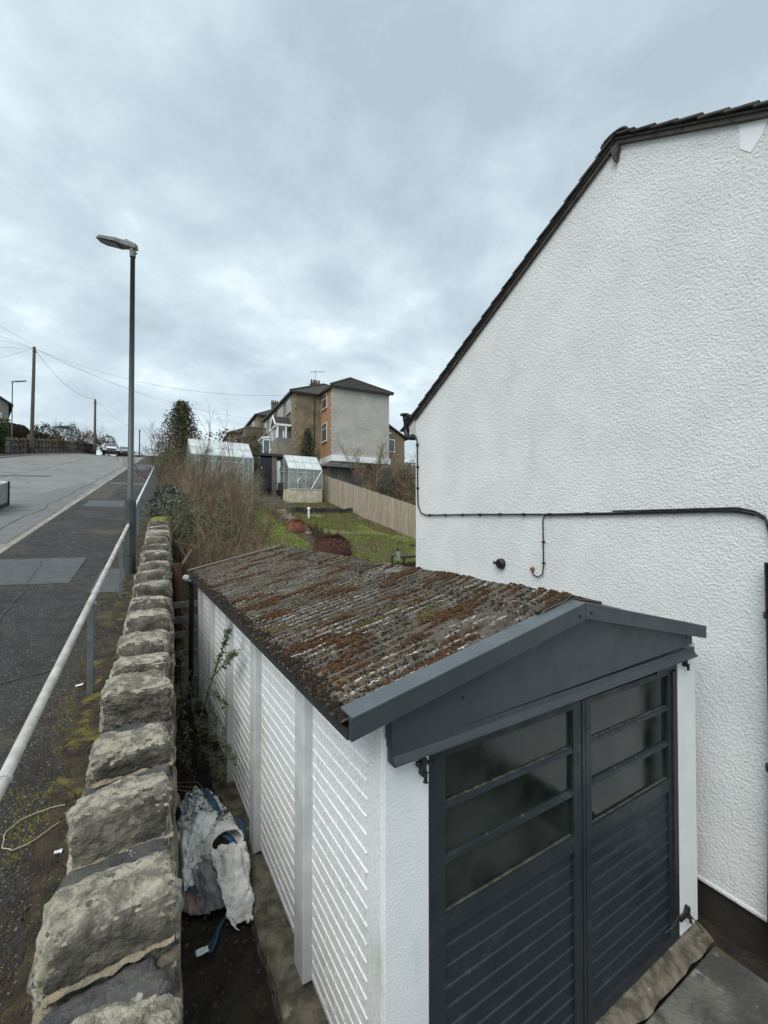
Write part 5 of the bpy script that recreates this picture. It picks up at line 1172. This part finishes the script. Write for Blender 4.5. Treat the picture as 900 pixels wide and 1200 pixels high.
tp.hexa([a_, a_ + RC * .4, b_ + RC * .4, b_, a_ + V((0, 0, .2)), a_ + RC * .4 + V((0, 0, .35)), b_ + RC * .4 + V((0, 0, .3)), b_ + V((0, 0, .2))]); tag(obj('tarpaulin', tp, mat('blue_tarpaulin', (.12, .24, .42), rough=.6), at=a_), 'small blue tarpaulin between the distant evergreens', 'tarpaulin')
hl = thing('grey_house', rs(55, -16, 10), 'grey rendered house at the far left edge behind the green hedge', 'house')
h0 = rs(54.5, -14.35, 0); hu = V((sin(R(-13.5)), cos(R(-13.5)), 0)); hv = V((hu.y, -hu.x, 0))
def hp(a, b, z): p = h0 + hu * a + hv * b; return V((p.x, p.y, z))
q = MB(); q.prism([hp(0, 0, 9), hp(0, -9, 9), hp(0, -9, 13.9), hp(0, -4.5, 17.2), hp(0, 0, 14.3)], hu * 8); obj('wall', q, mat('grey_house_render', (.22, .21, .19), (.17, .165, .15), 3, rough=.9), hl)
q = MB(); q.prism([hp(-.3, .35, 14.1), hp(-.3, -4.5, 17.35), hp(-.3, -4.5, 17.5), hp(-.3, .35, 14.25)], hu * 8.6); q.prism([hp(-.3, -4.5, 17.35), hp(-.3, -9.3, 14.1), hp(-.3, -9.3, 14.25), hp(-.3, -4.5, 17.5)], hu * 8.6); obj('roof', q, ROOFT, hl)
q = MB(); q.hexa([hp(-.05, -1.3, 12.3), hp(-.05, -.5, 12.3), hp(.05, -.5, 12.3), hp(.05, -1.3, 12.3), hp(-.05, -1.3, 13.3), hp(-.05, -.5, 13.3), hp(.05, -.5, 13.3), hp(.05, -1.3, 13.3)]); fr_ = obj('window', q, UPVC, hl)
q = MB(); q.hexa([hp(-.06, -1.22, 12.38), hp(-.06, -.58, 12.38), hp(-.051, -.58, 12.38), hp(-.051, -1.22, 12.38), hp(-.06, -1.22, 13.22), hp(-.06, -.58, 13.22), hp(-.051, -.58, 13.22), hp(-.051, -1.22, 13.22)]); obj('pane', q, WPANE, fr_)
ls = thing('low_outbuilding', rs(60, -15, 10.5), 'low grey roofed outbuilding with white fascia behind the far hedge', 'outbuilding')
q = MB(); wbox(q, 60, 66, -19, -14.7, 9.5, 13.1); obj('wall', q, GREYST, ls); q = MB(); hip(q, 60, 66, -19, -14.7, 13.1, .9); obj('roof', q, LEAD, ls)
q = MB(); wbox(q, 59.65, 59.7, -19.2, -14.4, 12.9, 13.1); obj('fascia', q, UPVC, ls)
def pole(s, c, h, r, label, lean=0.0):
    at = rs(s, c, zr(s)); t = thing('telegraph_pole', at, label, 'telegraph pole', 'telegraph poles up the hill'); top = at + V((lean, 0, h)); q = MB(); q.tube([at - V((0, 0, .3)), top], [r, r * .7], 10); obj('shaft', q, POLE, t)
    q = MB(); q.box(top.x - .14, top.x + .16, top.y - .05, top.y + .05, top.z - .55, top.z - .4); obj('cross_bracket', q, IRON, t)
    for i in range(8): z = at.z + h * (.35 + .07 * i); q = MB(); x = at.x + lean * (z - at.z) / h; q.tube([(x - .22 if i % 2 else x, at.y, z), (x if i % 2 else x + .22, at.y, z)], .012, 4); obj('step_bolt', q, IRON, t)
    q = MB(); q.tube([at, at + V((lean * .1, 0, .5))], [r * 1.35, r * 1.2], 10); obj('foot_sleeve', q, BLACK, t)
    return top
t1 = pole(51.6, -11.85, 10.3, .17, 'nearest telegraph pole across the road at left', .12)
t2 = pole(62, -8.15, 6.7, .15, 'middle telegraph pole near the crest beside the parked cars')
t3 = pole(98, -5.4, 9.6, .15, 'furthest telegraph pole seen just beyond the crest of the hill')
wr = thing('overhead_wires', t1, 'thin overhead telephone wires fanning out from the nearest telegraph pole', 'wire')
def wire(a, b, sag, r=.010):
    q = MB(); n = 16; q.tube([a.lerp(b, i / n) - V((0, 0, sag * 4 * (i / n) * (1 - i / n))) for i in range(n + 1)], r, 3); obj('wire', q, WIREM, wr)
tt = t1 - V((0, 0, .15))
wire(tt, t2, 1.1, .016); wire(t2, t3, .8)
wire(tt, rs(48, 9.6, 13.8), 1.2, .010); wire(tt, rs(37, 9.2, 13.7), 1.3, .010)
wire(tt, V((-30, 30, 17)), .6); wire(tt, V((-30, 24, 19)), .6); wire(tt, V((-26, 40, 14)), .5); wire(tt, V((-22, 50, 12)), .4); wire(tt, rs(60, 9.2, 15.6), .8, .009); wire(tt + V((0, 0, .3)), V((-20, 10, 19)), 1.0)
# cars near the crest
def car(at, ang, paint, label):
    t = thing('parked_car', at, label, 'car', 'cars parked near the crest'); Wd = .86
    def T(x, y, z): c_, s_ = cos(ang), sin(ang); return V((at[0] + x * c_ - y * s_, at[1] + x * s_ + y * c_, at[2] + z))
    prof = [(-2.0, .35), (-2.05, .6), (-1.9, .82), (-1.0, .95), (-.35, 1.38), (.9, 1.42), (1.7, .98), (1.98, .9), (2.02, .4)]
    mb = MB(); rows = []
    for x, z in prof:
        k = .8 if z > 1.2 else .98; rows.append((x, z, Wd * k))
    n = len(rows)
    for x, z, w in rows: mb.v += [T(w, x, z), T(-w, x, z)]
    for x, z, w in rows: mb.v += [T(Wd, x, min(z, .9)), T(-Wd, x, min(z, .9))]
    for x, z, w in rows: mb.v += [T(Wd * .97, x, .28), T(-Wd * .97, x, .28)]
    for i in range(n - 1):
        mb.f.append((2 * i, 2 * i + 2, 2 * i + 3, 2 * i + 1))
        for o_ in (0, 1):
            a = 2 * i + o_; mb.f.append((a, a + 2, 2 * n + a + 2, 2 * n + a)); mb.f.append((2 * n + a, 2 * n + a + 2, 4 * n + a + 2, 4 * n + a))
    obj('body', mb, paint, t, smooth=False)
    for (x0, z0, x1, z1, wf) in ((-.98, .98, -.38, 1.36, .72), (.95, 1.38, 1.62, 1.03, .72)):
        g_ = MB(); o_ = V((0, 0, .012)); y_ = -.015 if x0 < 0 else .015
        g_.add([T(-wf, x0 + y_, z0), T(wf, x0 + y_, z0), T(wf * .9, x1 + y_, z1), T(-wf * .9, x1 + y_, z1)], [(0, 1, 2, 3)]); obj('windscreen', g_, WPANE, t)
    for sg_ in (-1, 1):
        g_ = MB(); g_.add([T(sg_ * (Wd + .002), -.8, .96), T(sg_ * (Wd + .002), 1.4, .96), T(sg_ * (Wd * .82), .85, 1.33), T(sg_ * (Wd * .82), -.3, 1.31)], [(0, 1, 2, 3)]); obj('side_window', g_, WPANE, t)
        for x in (-1.3, 1.28):
            g_ = MB(); g_.tube([T(sg_ * (Wd + .01), x, .31), T(sg_ * (Wd - .2), x, .31)], .31, 16); w_ = obj('wheel', g_, TYRE, t); g_ = MB(); g_.tube([T(sg_ * (Wd + .02), x, .31), T(sg_ * (Wd), x, .31)], .18, 10); obj('rim', g_, LAMPG, w_)
        g_ = MB(); g_.add([T(sg_ * .8, -2.055, .66), T(sg_ * .5, -2.06, .64), T(sg_ * .5, -2.0, .78), T(sg_ * .8, -1.97, .80)], [(0, 1, 2, 3)]); obj('headlight', g_, LENSM, t)
        g_ = MB(); g_.add([T(sg_ * .82, 2.01, .7), T(sg_ * .6, 2.02, .7), T(sg_ * .6, 2.0, .88), T(sg_ * .82, 2.0, .88)], [(0, 1, 2, 3)]); obj('tail_light', g_, mat('red_lens', (.3, .02, .02), rough=.3), t)
        g_ = MB(); p = T(sg_ * (Wd + .08), -.7, 1.0); g_.tube([p, p + V((0, 0, .1))], .07, 6); obj('wing_mirror', g_, paint, t)
    g_ = MB(); g_.add([T(-.45, -2.07, .4), T(.45, -2.07, .4), T(.42, -2.07, .58), T(-.42, -2.07, .58)], [(0, 1, 2, 3)]); obj('grille', g_, BLACK, t)
    g_ = MB(); g_.box(0, .001, 0, .001, 0, .001)
    return t
def slope_fix(t, s): t.rotation_euler = (0, 0, 0)
car(tuple(rs(59.8, -6.2, zr(59.8) - .10)), RA + .1, CARW, 'white hatchback parked near the crest, facing downhill')
car(tuple(rs(65.5, -5.3, zr(65.5) - .10)), RA + .15, CARS, 'silver car parked behind the white hatchback at the crest')
# beyond the crest
bwz = thing('low_brown_wall', rs(76, -4, zr(76)), 'low brown wall just beyond the crest of the road', 'wall'); q = MB(); wbox(q, 76, 76.4, -7.2, -1.4, zr(76) - 1, zr(76) + 1.55); obj('wall_body', q, mat('far_brown_wall', (.16, .10, .07), (.12, .08, .06), 2, rough=.9), bwz)
bush(tuple(rs(76.5, -5, zr(76) + .6)), (2.0, .8, .9), 'pale brown shrub above the low wall beyond the crest', HEDT, 700, .18, False, -.2)
whr = thing('distant_house', rs(110, 1.5, zr(110)), 'pale roofed distant house at the very top of the hill', 'house'); q = MB(); wbox(q, 110, 118, -1.5, 4, 10, zr(110) + 3.6); obj('wall', q, GREYST, whr); q = MB(); hip(q, 110, 118, -1.5, 4, zr(110) + 3.6, 1.4); obj('roof', q, LEAD, whr)
# trailer in the road at left edge
tl = thing('small_trailer', rs(17.5, -5.3, zr(17) - .1), 'small open grey box trailer standing in the road at the left edge', 'trailer')
c1 = -4.25; s1_ = 14.2; zt_ = zr(16.3) - .1
def P_(s, c, z): return rs(s, c, zr(s) - .1 + z)
def panel(s0, s1, c0, c1, z0, z1, m, nm):
    q = MB(); q.hexa([P_(s0, c0, z0), P_(s0, c1, z0), P_(s1, c1, z0), P_(s1, c0, z0), P_(s0, c0, z1), P_(s0, c1, z1), P_(s1, c1, z1), P_(s1, c0, z1)]); return obj(nm, q, m, tl, bevel=.004)
panel(s1_, s1_ + .03, -5.6, c1, .12, .70, TRAIL, 'tailboard'); panel(s1_ + .031, s1_ + 2.0, c1 - .03, c1, .12, .70, TRAIL, 'side_board'); panel(s1_ + .031, s1_ + 2.0, -5.6, -5.57, .12, .70, TRAIL, 'side_board'); panel(s1_ + 2.0, s1_ + 2.03, -5.6, c1, .12, .70, TRAIL, 'headboard')
panel(s1_ + .031, s1_ + 1.99, -5.565, c1 - .031, .10, .14, TIMB, 'floor')
panel(s1_ - .012, s1_ + .036, -5.6, c1 - .07, .70, .73, UPVC, 'top_rail'); panel(s1_ + .04, s1_ + 2.03, c1 - .035, c1 + .005, .70, .73, UPVC, 'top_rail'); panel(s1_ + 1.99, s1_ + 2.04, -5.6, c1 - .04, .70, .73, UPVC, 'top_rail')
panel(s1_ + 1.97, s1_ + 2.05, c1 - .06, c1 + .03, .02, .74, BLACK, 'corner_post'); panel(s1_ - .015, s1_ + .05, -5.6, c1 - .065, .03, .115, BLACK, 'rear_bar')
panel(s1_ + .04, s1_ + 1.96, c1 - .02, c1 + .01, .03, .115, BLACK, 'side_bar')
for c in (c1 + .05, -5.3): q = MB(); q.tube([P_(s1_ + .7, c - .08 - .2, .24), P_(s1_ + .7, c + .08 - .2, .24)], .25, 16); obj('wheel', q, TYRE, tl)
# ------------------------------------------------------------------ rubble sacks in the trench
def cloth(fn, nu, nv, m, name, parent=None, at=(0, 0, 0), th=.006, sub=1, label=None):
    mb = MB(); mb.grid(nu, nv, fn); o = obj(name, mb, m, parent, at, smooth=True, label=label); s_ = o.modifiers.new('t', 'SOLIDIFY'); s_.thickness = th
    if sub: b_ = o.modifiers.new('s', 'SUBSURF'); b_.levels = sub; b_.render_levels = sub
    return o
sk = thing('rubble_sack', (.5, 3.3, .22), 'crumpled white woven rubble sack with blue straps lying between wall and garage', 'sack')
def ridged(x, y, z): return 1 - abs(2 * nz(x, y, z))
def crump(x, y, z, sc=1.0):
    w = .4 * nz(x * 4, y * 4, z)
    return .5 * ridged(x * 7 * sc + w, y * 4 * sc, z) + .3 * ridged(x * 13 * sc, y * 11 * sc + w * 2, z + 4) + .2 * ridged(x * 27 * sc, y * 25 * sc, z + 9)
def sheetfold(name, c00, c10, c01, c11, m, bulge, amp, seed, nu=40, nv=40, edge=.02):
    """a bent, creased sheet spanned by four corners (u along c00-c10, v along c00-c01)"""
    A, B, C_, D_ = map(V, (c00, c10, c01, c11)); nrm = (B - A).cross(C_ - A).normalized()
    if nrm.z < 0: nrm = -nrm
    def fn(u, v):
        e = edge * nz(u * 5, v * 5, seed + 11); p = A.lerp(B, u).lerp(C_.lerp(D_, u), v)
        p = p + (B - A) * e * (abs(2 * v - 1)) + (C_ - A) * e * abs(2 * u - 1)
        return p + nrm * (bulge * sin(pi * u) * sin(pi * min(1, v * 1.1 + .05)) + amp * (crump(p.x, p.y, seed, 1.2) - .6))
    return cloth(fn, nu, nv, m, name, sk, sub=0)
def heap(cx, cy, rx, ry, h, z0, seed, amp=.09):
    def fn(u, v):
        a = 6.2832 * v; r = u; k = 1 + .16 * nz(cos(a) * 1.5, sin(a) * 1.5, seed); x = cx + cos(a) * rx * r * k; y = cy + sin(a) * ry * r * k
        return (x, y, z0 + h * (1 - r ** 3.2) + amp * (crump(x, y, seed, 1.3) - .5) * (1 - r ** 8))
    return fn
cloth(heap(.52, 3.80, .22, .40, .24, .20, 1, .15), 44, 110, BAGP, 'printed_section', sk, sub=0)
cloth(heap(.69, 3.58, .09, .20, .22, .20, 5, .10), 26, 60, BAGP, 'printed_section', sk, sub=0)
cloth(heap(.42, 3.40, .16, .30, .24, .22, 2, .07), 40, 90, BAGW, 'sack_body', sk, sub=0)
# hem band rolling over as an open ring
RC0 = V((.61, 3.285, .475)); ra, rb = V((.118, .045, -.01)), V((-.02, .075, .045))
def ring(u, v):
    a = 6.2832 * v; rim = RC0 + ra * cos(a) + rb * sin(a); ax = V((-.10, .22, -.05))
    w = (u - .15) * 1.0; p = rim + ax * w * (1.0 if a < 3.6 else .6)
    p = p + (rim - RC0) * (.25 * sin(pi * u)) + V((.012 * nz(a * 1.5, u * 5, 1), .012 * nz(a * 1.5, u * 5, 2), .022 * (ridged(a * 1.2, u * 3, 3) - .5)))
    return p
cloth(ring, 14, 60, BAGW, 'sack_mouth', sk, sub=0)
cloth(lambda u, v: RC0 + V((-.06, .13, -.04)) + ra * .8 * cos(6.2832 * v) * u + rb * .8 * sin(6.2832 * v) * u, 4, 24, mat('sack_inside', (.16, .15, .12), (.08, .075, .06), 12, rough=.9), 'sack_inside', sk, sub=0)
sheetfold('sack_flap', (.49, 3.24, .50), (.745, 3.27, .43), (.56, 2.83, .27), (.70, 2.80, .28), BAGW, .09, .085, 8, 40, 66, .16)
sheetfold('sack_fold', (.36, 3.30, .47), (.60, 3.22, .44), (.42, 3.02, .27), (.57, 2.98, .27), mat('grey_sack_inner', (.30, .30, .31), (.20, .20, .20), 9, rough=.8), .05, .07, 12, 40, 36, .08)
sheetfold('sack_body', (.31, 3.52, .52), (.50, 3.48, .56), (.325, 3.14, .36), (.48, 3.17, .40), BAGW, .05, .07, 14, 36, 44, .06)
sheetfold('pink_lining', (.33, 3.20, .36), (.47, 3.14, .33), (.345, 3.07, .25), (.46, 3.01, .25), BAGR, .02, .04, 18, 20, 14, .08)
def strap(pts, w, nm='strap'):
    mb = MB(); P = [V(p) for p in pts]; pts = []
    for i in range(len(P) - 1):
        a, b, c, d = P[max(i - 1, 0)], P[i], P[i + 1], P[min(i + 2, len(P) - 1)]
        for k in range(5):
            t = k / 5; pts.append(.5 * ((2 * b) + (c - a) * t + (2 * a - 5 * b + 4 * c - d) * t * t + (3 * b - a - 3 * c + d) * t ** 3))
    pts.append(P[-1])
    for i, p in enumerate(pts):
        t_ = (pts[min(i + 1, len(pts) - 1)] - pts[max(i - 1, 0)]).normalized(); sd_ = t_.cross(V((.1, .1, 1))); sd_ = sd_.normalized(); p = p + V((0, 0, .006 * nz(i * .7, 3))); mb.v += [p - sd_ * w, p + sd_ * w]
    for i in range(len(pts) - 1): mb.f.append((2 * i, 2 * i + 1, 2 * i + 3, 2 * i + 2))
    o = obj(nm, mb, BAGB, sk, smooth=True); s_ = o.modifiers.new('t', 'SOLIDIFY'); s_.thickness = .004
sheetfold('sack_fold', (.32, 3.66, .50), (.60, 3.52, .56), (.345, 3.26, .45), (.53, 3.34, .55), BAGW, .06, .09, 21, 40, 40, .10)
sheetfold('printed_section', (.36, 4.06, .36), (.62, 4.10, .38), (.42, 3.66, .50), (.70, 3.66, .44), BAGP, .12, .12, 25, 44, 50, .10)
strap([(.575, 4.02, .46), (.565, 3.92, .535), (.57, 3.80, .55), (.60, 3.70, .53), (.62, 3.62, .48)], .022)
strap([(.60, 3.36, .50), (.64, 3.32, .485), (.665, 3.27, .46), (.67, 3.22, .43)], .024)
strap([(.755, 3.60, .42), (.775, 3.50, .43), (.765, 3.40, .40), (.75, 3.36, .36)], .018)
strap([(.585, 2.90, .29), (.54, 2.93, .25), (.49, 2.88, .235), (.44, 2.82, .235), (.415, 2.79, .24), (.425, 2.76, .245), (.455, 2.79, .245), (.49, 2.86, .25)], .010)
strap([(.325, 3.20, .37), (.35, 3.14, .36), (.40, 3.10, .35)], .010)
cloth(lambda u, v: (.35 + .07 * u, 2.80 - .05 * v, .235 + .02 * ridged(u * 3, v * 3, 2)), 6, 5, PAPER, 'paper_scrap', None, (.38, 2.78, .23)); bpy.data.objects['paper_scrap'].select_set(False)
tag(bpy.data.objects['paper_scrap'], 'white scrap of paper beside the blue strap loop in the trench', 'litter')
me = stone_mesh('stone', 3, 77, .15, 4); me.materials.append(mat('yellow_stone', (.34, .30, .18), (.25, .22, .14), 9, rough=.9)); o = inst('stone', me, None, (.30, 3.86, .56), (0, 0, .4), (.10, .12, .11)); tag(o, 'yellowish loose stone wedged against the wall above the sack', 'stone')
# ------------------------------------------------------------------ green shrub in the trench
bs = thing('leafy_shrub', (.62, 4.9, .3), 'leafy green shrub climbing between the stone wall and garage panels', 'shrub')
st, lf = MB(), MB()
def stem(pts, r, n=28, ls=.045):
    pts = [V(p) for p in pts]; st.tube(pts, [r * (1 - .7 * i / (len(pts) - 1)) for i in range(len(pts))], 5, cap=False)
    for k in range(n):
        f = .2 + .8 * random.random() ** .8; q = f * (len(pts) - 1); i = min(int(q), len(pts) - 2); p = pts[i].lerp(pts[i + 1], q - i)
        for _ in range(2):
            d = V((random.gauss(0, .5), random.gauss(0, .6), random.gauss(0, .5) + .1)); L = ls * random.uniform(.6, 1.3); d.normalize(); e = d.cross(V((random.gauss(0, 1), 0, 1))).normalized()
            b0 = len(lf.v); lf.v += [p, p + d * L * .5 + e * L * .22, p + d * L * 1.1, p + d * L * .5 - e * L * .22]; lf.f.append((b0, b0 + 1, b0 + 2, b0 + 3))
stem([(.58, 4.9, .3), (.62, 4.6, .9), (.68, 4.25, 1.4), (.72, 3.95, 1.75), (.74, 3.85, 1.9)], .010, 120)
stem([(.68, 4.3, 1.35), (.74, 4.0, 1.55), (.77, 3.75, 1.72)], .005, 60)
stem([(.66, 4.4, 1.2), (.7, 4.2, 1.2), (.75, 4.0, 1.15)], .005, 50)
stem([(.6, 4.7, .8), (.68, 4.3, .85), (.74, 3.9, .82), (.76, 3.7, .80)], .005, 36, .05)
stem([(.6, 4.7, .6), (.66, 4.3, .6), (.74, 4.0, .55)], .005, 40, .05)
stem([(.60, 4.8, .7), (.52, 5.0, 1.2), (.45, 5.2, 1.45)], .006, 40)
for _ in range(14):
    x, y = random.uniform(.3, .75), random.uniform(4.3, 6.2); stem([(x, y, .3), (x + random.gauss(0, .08), y + random.gauss(0, .15), .6), (x + random.gauss(0, .12), y + random.gauss(0, .25), .75 + random.uniform(0, .25))], .004, 22, .045)
obj('stem', st, BARK, bs); obj('leaves', lf, SHRUB, bs)
bq = MB()
for k in range(3): bq.tube([(.20, 4.2 - k * .05, .5), (.32, 4.0 - k * .1, .62 + k * .03), (.5, 3.95 - k * .1, .6), (.62, 3.95, .42)], .004, 4, cap=False)
tag(obj('bramble', bq, mat('bramble_stem', (.12, .10, .05), rough=.8), at=(.4, 4, .5)), 'thin arching bramble stem above the sack', 'bramble')
# posts and pipe behind the garage corner
gpz = thing('rusty_post', (.63, 7.2, .2), 'rust brown timber post between wall end and garage back corner', 'post'); mb = MB(); mb.tube([(.62, 7.2, .1), (.64, 7.2, 1.2), (.60, 7.25, 2.15)], [.09, .075, .08], 7); obj('shaft', mb, mat('rust_brown_wood', (.10, .045, .03), (.06, .03, .02), 9, rough=.95, stretch=(1, 1, .2)), gpz)
mb = MB(); mb.tube([(.60, 7.25, 2.0), (.85, 7.5, 2.35)], .02, 5); mb.tube([(.62, 7.2, 1.9), (.45, 7.3, 2.2)], .015, 5); obj('stub', mb, BARK, gpz)
dp = thing('downpipe', (.74, 6.68, .2), 'black rainwater downpipe at the garage back left corner', 'pipe'); mb = MB(); mb.tube([(.755, 6.68, .1), (.755, 6.68, 1.85), (.72, 6.66, 1.98), (.70, 6.64, 2.02)], .035, 8); obj('pipe', mb, BLACK, dp); mb = MB(); mb.tube([(.67, 6.66, 2.0), (.72, 6.5, 2.0)], .045, 8); obj('gutter_end', mb, mat('grey_gutter', (.35, .37, .38), rough=.5), dp)
tg = thing('slatted_gate', (.6, 7.0, .2), 'pale slatted barrier closing the gap behind the garage', 'gate')
for z in (1.52, 1.30, 1.08, .8): mb = MB(); mb.box(.42, .86, 6.95, 6.98, z, z + .09); obj('slat', mb, mat('grey_slat', (.24, .22, .18), (.15, .14, .12), 9, rough=.9), tg)
mb = MB(); mb.box(.46, .52, 6.98, 7.03, .2, 1.65); obj('upright', mb, TIMB, tg)
# ------------------------------------------------------------------ lantern and bench behind the garage
ln = thing('hanging_lantern', (7.3, 11.3, 1.2), 'clear glass lantern hanging from a curled black shepherd hook', 'lantern')
mb = MB(); mb.tube([(7.24, 11.3, 1.0), (7.24, 11.3, 2.0), (7.26, 11.3, 2.10), (7.33, 11.3, 2.13), (7.40, 11.3, 2.09), (7.41, 11.3, 2.03)], .012, 6); obj('hook', mb, BLACK, ln)
mb = MB(); mb.tube([(7.24, 11.28, 1.83), (7.24, 11.28, 1.80), (7.24, 11.28, 1.62), (7.24, 11.28, 1.52)], [.03, .07, .075, .05], 10); obj('glass', mb, JAR, ln); mb = MB(); mb.tube([(7.16, 11.28, 1.86), (7.36, 11.28, 1.86)], .014, 5); mb.tube([(7.24, 11.28, 1.82), (7.24, 11.28, 1.86)], [.06, .02], 8); obj('cap', mb, BLACK, ln)
bn = thing('garden_bench', (7.7, 11.3, 1.2), 'black metal garden bench partly hidden by the white house corner', 'bench')
def bar(a, b, r=.02, nm='frame_bar', m=BLACK): q = MB(); q.tube([a, b], r, 6); obj(nm, q, m, bn)
bar((7.40, 11.2, 1.1), (7.40, 11.2, 1.62), .028, 'leg'); bar((7.98, 11.2, 1.1), (7.95, 11.2, 1.98), .028, 'leg'); bar((7.40, 11.9, 1.1), (7.40, 11.9, 1.62), .028, 'leg'); bar((8.9, 11.2, 1.1), (8.9, 11.2, 1.62), .028, 'leg')
mb = MB(); mb.box(7.38, 8.9, 11.18, 11.25, 1.60, 1.65); mb.box(7.42, 8.9, 11.3, 11.8, 1.60, 1.64); obj('seat', mb, BLACK, bn); mb = MB(); mb.box(7.8, 8.05, 11.1, 11.5, 1.97, 2.01); obj('armrest', mb, BLACK, bn)
# ------------------------------------------------------------------ litter on the pavement
pp = rs(4.5, -.68, zr(4.5) + .012); q = MB(); q.add([pp + V((-.03, -.012, 0)), pp + V((.02, -.015, .006)), pp + V((.025, .015, .010)), pp + V((-.01, .018, .004)), pp + V((-.03, .008, .006))], [(0, 1, 2, 3, 4)]); o = obj('paper_scrap', q, PAPER, at=pp); tag(o, 'white torn paper on the pavement by the rail post', 'litter'); s_ = o.modifiers.new('t', 'SOLIDIFY'); s_.thickness = .002
q = MB(); pts = []
K_ = [(3.08, -.53), (3.085, -.60), (3.07, -.67), (3.03, -.74), (2.96, -.775), (2.88, -.76), (2.845, -.71), (2.86, -.65), (2.90, -.60), (2.935, -.565), (2.975, -.53)]
for i in range(len(K_) - 1):
    for k in range(4):
        f = k / 4; pts.append(rs(K_[i][0] * (1 - f) + K_[i + 1][0] * f + .006 * nz(i + f, 1), K_[i][1] * (1 - f) + K_[i + 1][1] * f + .008 * nz(i + f, 5), zr(2.95) + .02 + .165 * (K_[i][0] - 2.95) + .006 * nz(i, 8)))
q.tube(pts, .0022, 5); tag(obj('string', q, STRW, at=pts[0]), 'pale loop of frayed string lying on the pavement beside the coping', 'string')
for i, (s, c, lb) in enumerate(((1.62, -.52, 'crumpled silvery wrapper near the bottom of the wall'), (1.75, -.5, 'small white wrapper fragment by the wall foot'), (2.75, -.50, 'tiny white wrapper beneath the handrail'))):
    p = rs(s, c, zr(s) + .012); q = MB(); q.grid(5, 4, lambda u, v: p + V(((u - .5) * .035, (v - .5) * .02, .014 * ridged(u * 3, v * 3, i)))); o = obj('wrapper', q, PAPER, at=p); tag(o, lb, 'litter'); s_ = o.modifiers.new('t', 'SOLIDIFY'); s_.thickness = .0015
